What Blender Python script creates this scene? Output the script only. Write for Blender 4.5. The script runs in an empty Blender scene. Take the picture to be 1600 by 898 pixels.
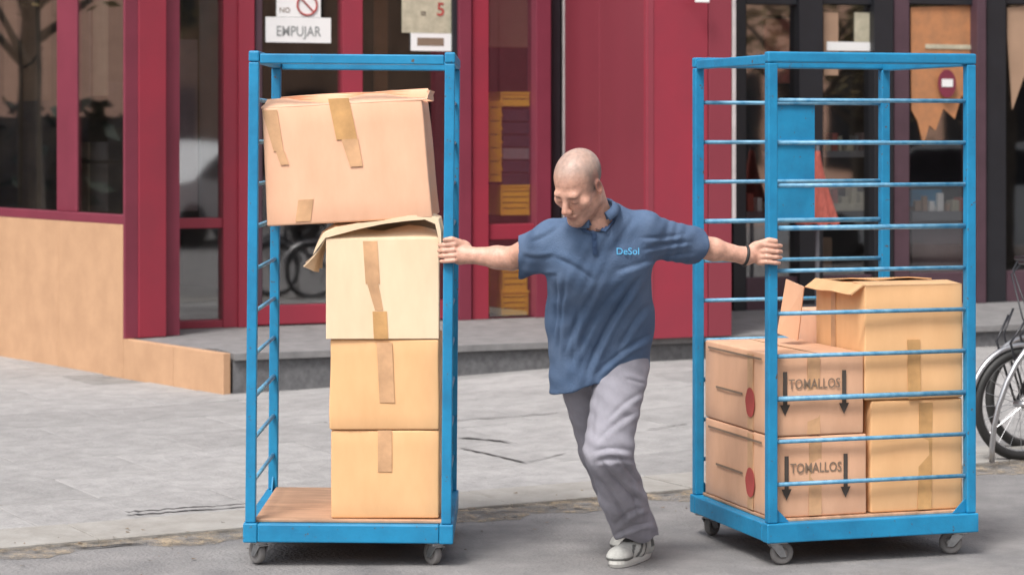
import bpy, bmesh, math, random
import numpy as np
from mathutils import Vector, Matrix
random.seed(7); rng = np.random.RandomState(7)
SC = bpy.context.scene; COL = SC.collection
R = math.radians
# ------------------------------------------------------------------ camera, sky, sun, exposure
F = 3670.0; HY = 210.0; CAMZ = 1.563          # focal length in photo pixels, horizon row, eye height
cam = bpy.data.cameras.new('camera'); co = bpy.data.objects.new('camera', cam); COL.objects.link(co)
co.location = (0, 0, CAMZ); co.rotation_euler = (R(90), 0, 0)
cam.sensor_width = 36; cam.lens = F / 1600 * 36
cam.shift_y = -(449 - HY) / 1600.0
cam.clip_start = 0.1; cam.clip_end = 500
cam.dof.use_dof = True; cam.dof.focus_distance = 8.45; cam.dof.aperture_fstop = 4.5
SC.camera = co
SUN_EL, SUN_AZ = R(56), R(208)                 # azimuth clockwise from +Y (behind the camera, to the left)
w = bpy.data.worlds.new('World'); SC.world = w; w.use_nodes = True
nt = w.node_tree; bgn = nt.nodes['Background']
sky = nt.nodes.new('ShaderNodeTexSky'); sky.sky_type = 'NISHITA'; sky.sun_disc = False
sky.sun_elevation = SUN_EL; sky.sun_rotation = SUN_AZ; sky.dust_density = 5.0; sky.air_density = 1.0; sky.ozone_density = 1.0
hs = nt.nodes.new('ShaderNodeHueSaturation'); hs.inputs['Saturation'].default_value = 0.35
nt.links.new(sky.outputs[0], hs.inputs['Color']); nt.links.new(hs.outputs[0], bgn.inputs['Color'])
bgn.inputs['Strength'].default_value = 0.13
sl = bpy.data.lights.new('sun', 'SUN'); sl.energy = 1.5; sl.angle = R(14); sl.color = (1.0, 0.96, 0.91)
so = bpy.data.objects.new('sun', sl); COL.objects.link(so)
sd = Vector((math.sin(SUN_AZ) * math.cos(SUN_EL), math.cos(SUN_AZ) * math.cos(SUN_EL), math.sin(SUN_EL)))
so.rotation_euler = sd.to_track_quat('Z', 'Y').to_euler(); so.location = sd * 30
SC.view_settings.view_transform = 'Standard'; SC.view_settings.look = 'None'
SC.view_settings.exposure = 0.78; SC.view_settings.gamma = 1.0

# ------------------------------------------------------------------ helpers
def P(px, py, Y): return Vector(((px - 800) * Y / F, Y, CAMZ - (py - HY) * Y / F))
def sst(a, b, x):
    t = min(1, max(0, (x - a) / (b - a))); return t * t * (3 - 2 * t)
def ground(x, y): return 0.10 * sst(-2.0, 1.2, x) * sst(10.8, 14.6, y)

def mat(name, col, rough=0.6, metal=0.0, var=0.12, vscale=6.0, bump=0.0, bscale=60.0, col2=None, spec=0.5, stretch=None, contrast=(0.3, 0.7), coat=0.0, attr=None):
    m = bpy.data.materials.new(name); m.use_nodes = True
    n = m.node_tree; b = n.nodes['Principled BSDF']
    tc = n.nodes.new('ShaderNodeTexCoord'); mp = n.nodes.new('ShaderNodeMapping')
    n.links.new(tc.outputs['Object'], mp.inputs['Vector'])
    if stretch: mp.inputs['Scale'].default_value = stretch
    nz = n.nodes.new('ShaderNodeTexNoise'); nz.inputs['Scale'].default_value = vscale; nz.inputs['Detail'].default_value = 6
    nz.inputs['Roughness'].default_value = 0.6
    n.links.new(mp.outputs[0], nz.inputs['Vector'])
    rp = n.nodes.new('ShaderNodeValToRGB'); rp.color_ramp.elements[0].position = contrast[0]; rp.color_ramp.elements[1].position = contrast[1]
    c = Vector(col); c2 = Vector(col2) if col2 else c * (1 - var * 2)
    rp.color_ramp.elements[0].color = (*c2, 1); rp.color_ramp.elements[1].color = (*[min(1, v * (1 + var * 0.5)) for v in c], 1)
    n.links.new(nz.outputs['Fac'], rp.inputs['Fac'])
    out = rp.outputs[0]
    if attr:
        at = n.nodes.new('ShaderNodeAttribute'); at.attribute_name = attr
        mx = n.nodes.new('ShaderNodeMix'); mx.data_type = 'RGBA'; mx.blend_type = 'MULTIPLY'; mx.inputs[0].default_value = 1
        n.links.new(out, mx.inputs[6]); n.links.new(at.outputs['Color'], mx.inputs[7]); out = mx.outputs[2]
    n.links.new(out, b.inputs['Base Color'])
    b.inputs['Roughness'].default_value = rough; b.inputs['Metallic'].default_value = metal
    b.inputs['Specular IOR Level'].default_value = spec; b.inputs['Coat Weight'].default_value = coat
    if bump > 0:
        n2 = n.nodes.new('ShaderNodeTexNoise'); n2.inputs['Scale'].default_value = bscale; n2.inputs['Detail'].default_value = 4
        n.links.new(mp.outputs[0], n2.inputs['Vector'])
        bp = n.nodes.new('ShaderNodeBump'); bp.inputs['Strength'].default_value = bump; bp.inputs['Distance'].default_value = 0.01
        n.links.new(n2.outputs['Fac'], bp.inputs['Height']); n.links.new(bp.outputs[0], b.inputs['Normal'])
    return m

def glass_mat(name, refl=0.25, tint=(0.75, 0.78, 0.78)):
    m = bpy.data.materials.new(name); m.use_nodes = True; n = m.node_tree; n.nodes.clear()
    o = n.nodes.new('ShaderNodeOutputMaterial'); t = n.nodes.new('ShaderNodeBsdfTransparent'); g = n.nodes.new('ShaderNodeBsdfGlossy')
    t.inputs[0].default_value = (*tint, 1); g.inputs['Roughness'].default_value = 0.03
    tc = n.nodes.new('ShaderNodeTexCoord'); nz = n.nodes.new('ShaderNodeTexNoise'); nz.inputs['Scale'].default_value = 1.3
    bp = n.nodes.new('ShaderNodeBump'); bp.inputs['Strength'].default_value = 0.10; bp.inputs['Distance'].default_value = 0.01
    n.links.new(tc.outputs['Object'], nz.inputs['Vector']); n.links.new(nz.outputs['Fac'], bp.inputs['Height']); n.links.new(bp.outputs[0], g.inputs['Normal'])
    mx = n.nodes.new('ShaderNodeMixShader'); mx.inputs[0].default_value = refl
    n.links.new(t.outputs[0], mx.inputs[1]); n.links.new(g.outputs[0], mx.inputs[2]); n.links.new(mx.outputs[0], o.inputs[0])
    return m

def link(name, me, m=None, parent=None, loc=(0, 0, 0), rot=(0, 0, 0), smooth=False):
    o = bpy.data.objects.new(name, me); COL.objects.link(o)
    if m and len(me.materials) == 0: me.materials.append(m)
    if parent: o.parent = parent
    o.location = loc; o.rotation_euler = rot
    if smooth:
        for p in me.polygons: p.use_smooth = True
    return o
def empty(name, loc, rz=0.0, rot=None):
    o = bpy.data.objects.new(name, None); COL.objects.link(o); o.location = loc
    o.rotation_euler = rot if rot else (0, 0, rz); o.empty_display_size = 0.1
    return o
def tag(o, label=None, cat=None, group=None, kind=None):
    if label: o['label'] = label
    if cat: o['category'] = cat
    if group: o['group'] = group
    if kind: o['kind'] = kind
    return o
def pyd(name, v, f):
    me = bpy.data.meshes.new(name); me.from_pydata([tuple(x) for x in v], [], f); me.update(); return me

class MB:                                          # collects simple shapes into one mesh
    def __init__(s): s.v = []; s.f = []
    def add(s, v, f):
        b = len(s.v); s.v += [tuple(x) for x in v]; s.f += [tuple(i + b for i in q) for q in f]; return s
    def box(s, x0, x1, y0, y1, z0, z1, r=0.0):
        if r > 0:
            c = Vector(((x0 + x1) / 2, (y0 + y1) / 2, (z0 + z1) / 2))
            v, f = rbox((x1 - x0) / 2, (y1 - y0) / 2, (z1 - z0) / 2, r, 0)
            return s.add([Vector(p) + c for p in v], f)
        v = [(x0, y0, z0), (x1, y0, z0), (x1, y1, z0), (x0, y1, z0), (x0, y0, z1), (x1, y0, z1), (x1, y1, z1), (x0, y1, z1)]
        return s.add(v, [(0, 3, 2, 1), (4, 5, 6, 7), (0, 1, 5, 4), (1, 2, 6, 5), (2, 3, 7, 6), (3, 0, 4, 7)])
    def tube(s, pts, r, n=10, r2=None, cap=True, closed=False):
        pts = [Vector(p) for p in pts]; m = len(pts); b = len(s.v); up = None
        for i, p in enumerate(pts):
            if closed: t = pts[(i + 1) % m] - pts[i - 1]
            else: t = pts[min(i + 1, m - 1)] - pts[max(i - 1, 0)]
            t.normalize()
            if up is None: up = Vector((0, 0, 1)) if abs(t.z) < 0.9 else Vector((1, 0, 0))
            a = t.cross(up)
            if a.length < 1e-4: a = t.cross(Vector((1, 0.1, 0)))
            a.normalize(); bb = a.cross(t); bb.normalize(); up = bb
            rr = r if r2 is None else r + (r2 - r) * i / (m - 1)
            if callable(r): rr = r(i / (m - 1))
            for k in range(n):
                q = 2 * math.pi * k / n; s.v.append(tuple(p + a * math.cos(q) * rr + bb * math.sin(q) * rr))
        for i in range(m if closed else m - 1):
            j = (i + 1) % m
            for k in range(n):
                k2 = (k + 1) % n; s.f.append((b + i * n + k, b + i * n + k2, b + j * n + k2, b + j * n + k))
        if cap and not closed:
            s.f.append(tuple(b + k for k in reversed(range(n)))); s.f.append(tuple(b + (m - 1) * n + k for k in range(n)))
        return s
    def prism(s, poly, z0, z1):                    # polygon in xy, counter-clockwise
        n = len(poly); b = len(s.v)
        s.v += [(x, y, z0) for x, y in poly] + [(x, y, z1) for x, y in poly]
        s.f.append(tuple(b + i for i in reversed(range(n)))); s.f.append(tuple(b + n + i for i in range(n)))
        for i in range(n): j = (i + 1) % n; s.f.append((b + i, b + j, b + n + j, b + n + i))
        return s
    def build(s, name, m, parent=None, loc=(0, 0, 0), rot=(0, 0, 0), smooth=False):
        return link(name, pyd(name, s.v, s.f), m, parent, loc, rot, smooth)

def rbox(hx, hy, hz, r, n=0):
    """rounded box; every face split n times more"""
    def axis(h):
        a = [-h, -h + r * 0.4, -h + r]
        for i in range(1, n + 1): a.append(-h + r + (2 * h - 2 * r) * i / (n + 1))
        return a + [h - r, h - r * 0.4, h]
    ax = (axis(hx), axis(hy), axis(hz)); H = (hx, hy, hz); v = []; f = []; idx = {}
    def vert(i, j, k):
        key = (i, j, k)
        if key not in idx:
            p = Vector((ax[0][i], ax[1][j], ax[2][k]))
            q = Vector([max(-H[a] + r, min(H[a] - r, p[a])) for a in range(3)]); d = p - q
            if d.length > 1e-9: p = q + d.normalized() * r
            idx[key] = len(v); v.append(tuple(p))
        return idx[key]
    N = [len(a) - 1 for a in ax]
    for i in range(N[0]):
        for j in range(N[1]):
            f.append((vert(i, j, 0), vert(i, j + 1, 0), vert(i + 1, j + 1, 0), vert(i + 1, j, 0)))
            f.append((vert(i, j, N[2]), vert(i + 1, j, N[2]), vert(i + 1, j + 1, N[2]), vert(i, j + 1, N[2])))
    for i in range(N[0]):
        for k in range(N[2]):
            f.append((vert(i, 0, k), vert(i + 1, 0, k), vert(i + 1, 0, k + 1), vert(i, 0, k + 1)))
            f.append((vert(i, N[1], k), vert(i, N[1], k + 1), vert(i + 1, N[1], k + 1), vert(i + 1, N[1], k)))
    for j in range(N[1]):
        for k in range(N[2]):
            f.append((vert(0, j, k), vert(0, j, k + 1), vert(0, j + 1, k + 1), vert(0, j + 1, k)))
            f.append((vert(N[0], j, k), vert(N[0], j + 1, k), vert(N[0], j + 1, k + 1), vert(N[0], j, k + 1)))
    return v, f

def text_mesh(body, size, extrude=0.0008, bold=0.0):
    cu = bpy.data.curves.new('text', 'FONT'); cu.body = body; cu.size = size; cu.extrude = extrude; cu.offset = bold
    cu.align_x = 'CENTER'; cu.align_y = 'CENTER'; cu.resolution_u = 3
    o = bpy.data.objects.new('text', cu); COL.objects.link(o)
    dg = bpy.context.evaluated_depsgraph_get(); me = bpy.data.meshes.new_from_object(o.evaluated_get(dg))
    bpy.data.objects.remove(o); return me

# ------------------------------------------------------------------ materials
M = {}
M['blue'] = mat('blue_paint', (0.010, 0.225, 0.43), 0.38, var=0.14, vscale=9, bump=0.08, bscale=90, spec=0.5, col2=(0.008, 0.165, 0.33))
def worn(m, chip=(0.09, 0.07, 0.06), sc_=38.0, th=.665):
    n = m.node_tree; b = n.nodes['Principled BSDF']; src = b.inputs['Base Color'].links[0].from_socket
    tc = n.nodes.new('ShaderNodeTexCoord'); nz = n.nodes.new('ShaderNodeTexNoise'); nz.inputs['Scale'].default_value = sc_; nz.inputs['Detail'].default_value = 7; nz.inputs['Roughness'].default_value = .7
    mr = n.nodes.new('ShaderNodeMapRange'); mr.inputs['From Min'].default_value = th - .03; mr.inputs['From Max'].default_value = th; mx = n.nodes.new('ShaderNodeMix'); mx.data_type = 'RGBA'; mx.inputs[7].default_value = (*chip, 1)
    n.links.new(tc.outputs['Object'], nz.inputs['Vector']); n.links.new(nz.outputs['Fac'], mr.inputs['Value']); n.links.new(mr.outputs[0], mx.inputs[0]); n.links.new(src, mx.inputs[6]); n.links.new(mx.outputs[2], b.inputs['Base Color'])
    n2 = n.nodes.new('ShaderNodeMapRange'); n2.inputs['To Min'].default_value = .3; n2.inputs['To Max'].default_value = .65; n.links.new(nz.outputs['Fac'], n2.inputs['Value']); n.links.new(n2.outputs[0], b.inputs['Roughness'])
worn(M['blue'])
M['rung'] = mat('worn_blue_rod', (0.17, 0.36, 0.50), 0.42, metal=0.0, var=0.2, vscale=25, col2=(0.03, 0.19, 0.35))
M['steel'] = mat('galvanised_steel', (0.42, 0.43, 0.44), 0.38, metal=0.8, var=0.15, vscale=30)
M['rubber'] = mat('grey_rubber_tyre', (0.20, 0.19, 0.185), 0.7, var=0.15)
M['hub'] = mat('wheel_hub_metal', (0.35, 0.34, 0.33), 0.45, metal=0.5)
M['ply'] = mat('plywood_deck', (0.50, 0.30, 0.19), 0.65, var=0.18, vscale=5, stretch=(1, 6, 1), bump=0.1)
def cardboard(name, c, c2):
    return mat(name, c, 0.85, var=0.05, vscale=4, col2=c2, bump=0.06, bscale=150, spec=0.2, stretch=(3.0, 3.0, 1), contrast=(0.25, 0.75))
M['cardA'] = cardboard('tan_cardboard', (0.76, 0.46, 0.235), (0.70, 0.405, 0.20))
M['cardB'] = cardboard('pinkish_cardboard', (0.78, 0.475, 0.32), (0.72, 0.41, 0.265))
M['cardC'] = cardboard('pale_cream_cardboard', (0.80, 0.62, 0.43), (0.74, 0.55, 0.37))
M['cardD'] = cardboard('rosy_cardboard', (0.71, 0.425, 0.275), (0.62, 0.355, 0.225))
for k_ in 'ABCD': worn(M['card' + k_], tuple(v * .82 for v in M['card' + k_].node_tree.nodes['Color Ramp'].color_ramp.elements[0].color[:3]), 6.0, .72)
M['edge'] = mat('cut_cardboard_edge', (0.30, 0.19, 0.11), 0.9)
M['tape'] = mat('brown_packing_tape', (0.60, 0.34, 0.14), 0.35, var=0.15, vscale=12, spec=0.5)
M['tape2'] = mat('faded_packing_tape', (0.63, 0.37, 0.20), 0.45, var=0.15, vscale=12)
M['ink'] = mat('dark_print_ink', (0.07, 0.055, 0.045), 0.8)
M['greyink'] = mat('grey_print_ink', (0.24, 0.17, 0.12), 0.8)
M['lightink'] = mat('faded_grey_ink', (0.30, 0.31, 0.31), 0.8)
M['redink'] = mat('red_print_ink', (0.42, 0.07, 0.06), 0.8)
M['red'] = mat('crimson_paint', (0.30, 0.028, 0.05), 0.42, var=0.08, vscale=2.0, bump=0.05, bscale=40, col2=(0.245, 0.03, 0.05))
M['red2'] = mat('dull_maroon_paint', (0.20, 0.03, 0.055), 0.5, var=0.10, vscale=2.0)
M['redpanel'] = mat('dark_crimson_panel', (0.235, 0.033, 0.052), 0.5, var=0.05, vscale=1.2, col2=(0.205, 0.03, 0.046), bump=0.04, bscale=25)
M['black'] = mat('black_frame', (0.018, 0.019, 0.024), 0.4, var=0.1)
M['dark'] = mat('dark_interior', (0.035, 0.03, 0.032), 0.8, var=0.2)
M['purple'] = mat('purplish_brown_frame', (0.085, 0.045, 0.06), 0.5, var=0.1)
M['whitetrim'] = mat('pale_metal_trim', (0.55, 0.5, 0.5), 0.4)
M['peach'] = mat('peach_stone_cladding', (0.50, 0.30, 0.175), 0.75, var=0.10, vscale=5, bump=0.15, bscale=50, col2=(0.455, 0.268, 0.155), contrast=(0.35, 0.65))
M['concrete'] = mat('pavement_slab', (0.292, 0.284, 0.28), 0.9, var=0.13, vscale=7.0, bump=0.8, bscale=38, col2=(0.235, 0.229, 0.226), contrast=(0.33, 0.62))
def per_piece(m, amt=.12):
    n = m.node_tree; b = n.nodes['Principled BSDF']; src = b.inputs['Base Color'].links[0].from_socket; oi = n.nodes.new('ShaderNodeObjectInfo')
    mr = n.nodes.new('ShaderNodeMapRange'); mr.inputs['To Min'].default_value = 1 - amt; mr.inputs['To Max'].default_value = 1 + amt * .6; n.links.new(oi.outputs['Random'], mr.inputs['Value'])
    hv = n.nodes.new('ShaderNodeHueSaturation'); n.links.new(mr.outputs[0], hv.inputs['Value']); n.links.new(src, hv.inputs['Color']); n.links.new(hv.outputs[0], b.inputs['Base Color'])
per_piece(M['concrete'], .13)
M['joint'] = mat('pavement_joint', (0.235, 0.23, 0.225), 0.95, var=0.2, vscale=9)
M['crack'] = mat('dark_crack', (0.075, 0.07, 0.07), 0.95, var=0.3, vscale=12)  # one dark tone for the cracks and the line behind the kerb
M['asphalt'] = mat('worn_asphalt', (0.225, 0.217, 0.214), 0.9, var=0.16, vscale=3.5, bump=1.0, bscale=60, col2=(0.15, 0.146, 0.148), contrast=(0.3, 0.65))
M['kerb'] = mat('kerb_stone', (0.30, 0.288, 0.27), 0.9, var=0.2, vscale=6, bump=0.5, bscale=30, col2=(0.24, 0.225, 0.205))
M['dirt'] = mat('gutter_dirt', (0.27, 0.215, 0.15), 0.95, var=0.3, vscale=7, bump=0.9, bscale=40, col2=(0.19, 0.175, 0.155), contrast=(.38, .62))
def ragged(m, sc_=9.0, lo=.42, hi=.56):
    n = m.node_tree; b = n.nodes['Principled BSDF']; tc = n.nodes.new('ShaderNodeTexCoord'); nz = n.nodes.new('ShaderNodeTexNoise'); nz.inputs['Scale'].default_value = sc_; nz.inputs['Detail'].default_value = 8; nz.inputs['Roughness'].default_value = .75
    mr = n.nodes.new('ShaderNodeMapRange'); mr.inputs['From Min'].default_value = lo; mr.inputs['From Max'].default_value = hi
    n.links.new(tc.outputs['Object'], nz.inputs['Vector']); n.links.new(nz.outputs['Fac'], mr.inputs['Value']); n.links.new(mr.outputs[0], b.inputs['Alpha'])
ragged(M['dirt'], 14.0, .38, .66)
M['litter'] = mat('leaf_litter', (0.22, 0.15, 0.09), 0.9, var=0.3)
M['granite'] = mat('grey_granite', (0.135, 0.135, 0.14), 0.75, var=0.15, vscale=24, bump=0.15, bscale=80, col2=(0.08, 0.08, 0.085))
M['tread'] = mat('step_tread_stone', (0.21, 0.205, 0.205), 0.8, var=0.15, vscale=9, bump=0.2, bscale=60, col2=(0.145, 0.143, 0.145))
M['glass'] = glass_mat('shop_glass', 0.22, (.9,.9,.9)); M['glassA'] = glass_mat('side_glass', 0.45, (.85,.85,.85))
M['paper'] = mat('white_paper', (0.80, 0.80, 0.79), 0.7, var=0.03)
M['paper2'] = mat('yellowed_paper', (0.50, 0.46, 0.34), 0.7, var=0.15, vscale=14)
M['orange'] = mat('orange_crate_plastic', (0.95, 0.55, 0.05), 0.5, var=0.1)
M['navy'] = mat('navy_folders', (0.02, 0.028, 0.06), 0.6, var=0.3, vscale=30)
M['poster'] = mat('orange_brown_board', (0.46, 0.20, 0.085), 0.6, var=0.25, vscale=9, col2=(0.33, 0.16, 0.08))
M['sand'] = mat('sandstone', (0.42, 0.27, 0.18), 0.85, var=0.2, vscale=1)
M['grey'] = mat('grey_panel', (0.20, 0.20, 0.22), 0.7, var=0.1)
M['mauve'] = mat('mauve_curtain', (0.22, 0.16, 0.17), 0.8, var=0.15)
M['carwhite'] = mat('white_car_paint', (0.62, 0.64, 0.65), 0.25, var=0.03)
M['carglass'] = mat('dark_car_glass', (0.02, 0.025, 0.03), 0.1)
M['bark'] = mat('bark', (0.07, 0.055, 0.04), 0.9, var=0.3, bump=0.5)
M['leaf'] = mat('foliage', (0.20, 0.13, 0.04), 0.7, var=0.4, vscale=2, col2=(0.05, 0.06, 0.025)); M['pink'] = mat('pinkish_render', (0.66, 0.40, 0.29), 0.8, var=.1)
M['chrome'] = mat('polished_steel', (0.50, 0.50, 0.51), 0.28, metal=0.9, var=0.05)
M['blackrub'] = mat('black_rubber', (0.02, 0.02, 0.02), 0.6)
M['redcloth'] = mat('red_cloth', (0.50, 0.12, 0.09), 0.8, var=0.2, vscale=20, stretch=(4, 4, 0.6))

# ------------------------------------------------------------------ ground
BD = Vector((0.9219, 0.3871)); BN = Vector((-0.3871, 0.9219))
def kfront(x): return 9.85 + 0.55 * x
KD = Vector((1, 0.55)).normalized(); KN = Vector((-KD.y, KD.x))
def kpt(s, t): return Vector((0, 9.85)) + KD * s + KN * t       # along / across the kerb
road = MB().add([(-80, -60, -0.02), (80, -60, -0.02), (80, 120, -0.02), (-80, 120, -0.02)], [(0, 1, 2, 3)]).build('ground', M['asphalt'])
tag(road, kind='structure')
def sheet(name, m, s0, s1, t0, t1, ns, nt_, zf, ks=False):
    v = []; f = []
    for i in range(ns + 1):
        for j in range(nt_ + 1):
            p = kpt(s0 + (s1 - s0) * i / ns, t0 + (t1 - t0) * j / nt_); v.append((p.x, p.y, zf(p.x, p.y)))
    for i in range(ns):
        for j in range(nt_):
            a = i * (nt_ + 1) + j; f.append((a, a + nt_ + 1, a + nt_ + 2, a + 1))
    return link(name, pyd(name, v, f), m)
rd = sheet('road', M['asphalt'], -40, 40, -16, 0.0, 160, 40, lambda x, y: 0.0)
tag(rd, kind='structure')
KW = 0.42
pv = sheet('pavement', M['joint'], -40, 40, KW, 22, 160, 44, lambda x, y: ground(x, y) + 0.004)
tag(pv, kind='structure')
# slabs, each its own piece; they sit 4 mm proud of the bed
def slab_piece(name, parent, m, s0, s1, t0, t1, th, g=0.004, dz=0.0):
    v = []; ps = [(s0 + g, t0 + g), (s1 - g, t0 + g), (s1 - g, t1 - g), (s0 + g, t1 - g)]
    c = kpt((s0 + s1) / 2, (t0 + t1) / 2)
    ch = 0.003
    for k, (z, ins) in enumerate(((-0.03, 0), (th - ch, 0), (th, ch))):
        for (s, t) in ps:
            ss = s + (ins if s < (s0 + s1) / 2 else -ins); tt = t + (ins if t < (t0 + t1) / 2 else -ins)
            p = kpt(ss, tt); v.append((p.x - c.x, p.y - c.y, ground(p.x, p.y) + z + dz))
    f = [(0, 1, 5, 4), (1, 2, 6, 5), (2, 3, 7, 6), (3, 0, 4, 7), (4, 5, 9, 8), (5, 6, 10, 9), (6, 7, 11, 10), (7, 4, 8, 11), (8, 9, 10, 11)]
    return link(name, pyd(name, v, f), m, parent, (c.x, c.y, 0))
SW, SL = 0.62, 0.95; cnt = 0
for j in range(12):
    for i in range(-6, 9):
        s0 = i * SL + (0.45 if j % 2 else 0); t0 = KW + j * SW
        c = kpt(s0 + SL / 2, t0 + SW / 2)
        if c.y < 6 or abs(c.x) > 0.235 * c.y + 1.0: continue
        # not under the platform
        if c.y > 15.2 + 0.42 * c.x and c.x > -2.4: continue
        if c.x < -1.7 and (c.x + 1.72) * 0.799 + (c.y - 14.0) * 0.601 > 1.4: continue
        slab_piece('paving_slab', pv, M['concrete'], s0, s0 + SL, t0, t0 + SW, 0.0085, 0.0032, random.uniform(-0.001, 0.0015))
kb = empty('kerb', (0, 0, 0)); tag(kb, kind='structure')
for i in range(-5, 9):
    slab_piece('kerb_stone', kb, M['kerb'], i * 0.9, i * 0.9 + 0.9, 0.0, KW - 0.012, 0.018 + random.uniform(-.002, .002), 0.004)
# packed dirt along the kerb
v = []; f = []; n = 260
for i in range(n + 1):
    s = -6 + 14 * i / n; wv = 0.05 * math.sin(s * 5.1) + 0.04 * math.sin(s * 13.7 + 1) + 0.03 * random.uniform(-1, 1)
    wd = 0.17 + 0.06 * math.sin(s * 2.3 + 2) + 0.05 * math.sin(s * 7.9)
    for k, (t, z) in enumerate(((0.02 + 0.4 * wv * (1 if s else 1), 0.006), (-0.05, 0.018), (-0.12 + wv * .5, 0.012), (-wd + wv - 0.03, 0.003))):
        p = kpt(s, t); v.append((p.x, p.y, z))
for i in range(n):
    for k in range(3): a = i * 4 + k; f.append((a + 4, a, a + 1, a + 5))
dr = link('gutter_dirt', pyd('gutter_dirt', v, f), M['dirt']); tag(dr, 'thin brown line of dirt lying in the gutter along the kerb', 'dirt', kind='stuff')
# open gap behind the kerb and cracks in the pavement
def crack(pts, wdt, name='pavement_crack'):
    v = []; f = []
    for i, (px, py) in enumerate(pts):
        Y = F * CAMZ / (py - HY); p = P(px, py, Y); w2 = wdt * random.uniform(.4, 1.1) * (0.15 if i in (0, len(pts) - 1) else 1)
        z = ground(p.x, p.y) + 0.0225 if py > 780 else ground(p.x, p.y) + 0.0155
        v += [(p.x, p.y - w2 / 2, z), (p.x, p.y + w2 / 2, z)]
    for i in range(len(pts) - 1): f.append((2 * i, 2 * i + 2, 2 * i + 3, 2 * i + 1))
    o = link(name, pyd(name, v, f), M['crack'], pv); return o
def jit(x0, y0, x1, y1, n, a): return [(x0 + (x1 - x0) * i / n, y0 + (y1 - y0) * i / n + random.uniform(-a, a)) for i in range(n + 1)]
crack(jit(195, 808, 392, 795, 26, 1.2), 0.045)
crack(jit(716, 691, 798, 698, 10, 0.8), 0.05, 'pavement_crack')
crack(jit(718, 706, 822, 727, 12, 0.8), 0.04, 'pavement_crack')
crack(jit(822, 727, 885, 713, 8, 0.8), 0.02, 'pavement_crack')
crack(jit(700, 668, 880, 660, 12, 0.8), 0.018, 'pavement_crack')
crack(jit(1010, 683, 1075, 676, 8, 0.8), 0.02, 'pavement_crack')
# fallen leaves and litter specks
mb = MB()
for i in range(260):
    s = random.uniform(-4, 5); t = random.gauss(-0.1, 0.25); p = kpt(s, t); a = random.uniform(0, 6.3); r = random.uniform(.004, .014)
    z = 0.019 if t > 0 else 0.006
    z += 0.014 if -0.2 < t < 0.03 else 0
    mb.add([(p.x + r * math.cos(a + q), p.y + r * math.sin(a + q) * .6, z + (0.003 if k == 1 else 0)) for k, q in enumerate((0, 1.2, 3, 4.5))], [(0, 1, 2, 3)])
tag(mb.build('leaf_litter', M['litter']), 'scattered brown leaf crumbs lying along the kerb', 'litter', kind='stuff')

# ------------------------------------------------------------------ facade frames
ANG_B = math.atan2(0.3871, 0.9219); OB = Vector((0, 16.75))
def sB(px, t=0.0):
    k = (px - 800) / F; return (k * (16.75 + .9219 * t) + .3871 * t) / (.9219 - .3871 * k)
def zB(px, py, t=0.0):
    Y = 16.75 + .3871 * sB(px, t) + .9219 * t; return CAMZ - (py - HY) * Y / F
OA = Vector((-1.72, 14.0)); AX = Vector((0.601, -0.799)); AY = Vector((0.799, 0.601)); ANG_A = math.atan2(-0.799, 0.601)
def sA(px, t=0.0):
    k = (px - 800) / F
    # X = OA.x + s*.601 + t*.799 ; Y = OA.y - s*.799 + t*.601
    return (k * (OA.y + t * .601) - OA.x - t * .799) / (.601 + .799 * k)
def zA(px, py, t=0.0):
    Y = OA.y - .799 * sA(px, t) + .601 * t; return CAMZ - (py - HY) * Y / F
PZ = 0.255
# ------------------------------------------------------------------ raised stone platform
pl = empty('stone_step', (0, 0, 0)); tag(pl, 'low grey stone step running along the foot of the red shopfront', 'step')
def Ept(s, t): p = Vector((-1.70, 13.99)) + BD * s + BN * t; return p
NS = 9
for i in range(NS):
    s0, s1 = (i * 1.25 if i else .05), (i + 1) * 1.25 - 0.006
    poly = [Ept(s0, 0.03), Ept(s1, 0.03), Ept(s1, 0.30), Ept(s0, 0.30)]
    MB().prism([(p.x, p.y) for p in poly], -0.05, PZ - 0.045).build('riser_stone', M['granite'], pl)
    poly = [Ept(s0, 0), Ept(s1, 0), Ept(s1, 0.40), Ept(s0, 0.40)]
    MB().prism([(p.x, p.y) for p in poly], PZ - 0.04, PZ).build('tread_stone', M['tread'], pl)
for i in range(NS):
    for j in range(2):
        t0 = 0.406 + j * 0.8; s1 = (i + 1) * 1.25 - 0.006; sl_ = lambda t: (i * 1.25 if i else .06 - .2525 * t)
        poly = [Ept(sl_(t0), t0), Ept(s1, t0), Ept(s1, t0 + 0.794), Ept(sl_(t0 + .794), t0 + 0.794)]
        MB().prism([(p.x, p.y) for p in poly], PZ - 0.04, PZ - 0.001).build('tread_stone', M['tread'], pl)
poly = [Ept(0.02, 0.31), Ept(11.2, 0.31), Ept(11.2, 9), Ept(-.25, 9), Ept(-0.25, 1.5)]
MB().prism([(p.x, p.y) for p in poly], -0.05, PZ - 0.045).build('step_core', M['granite'], pl)

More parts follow.
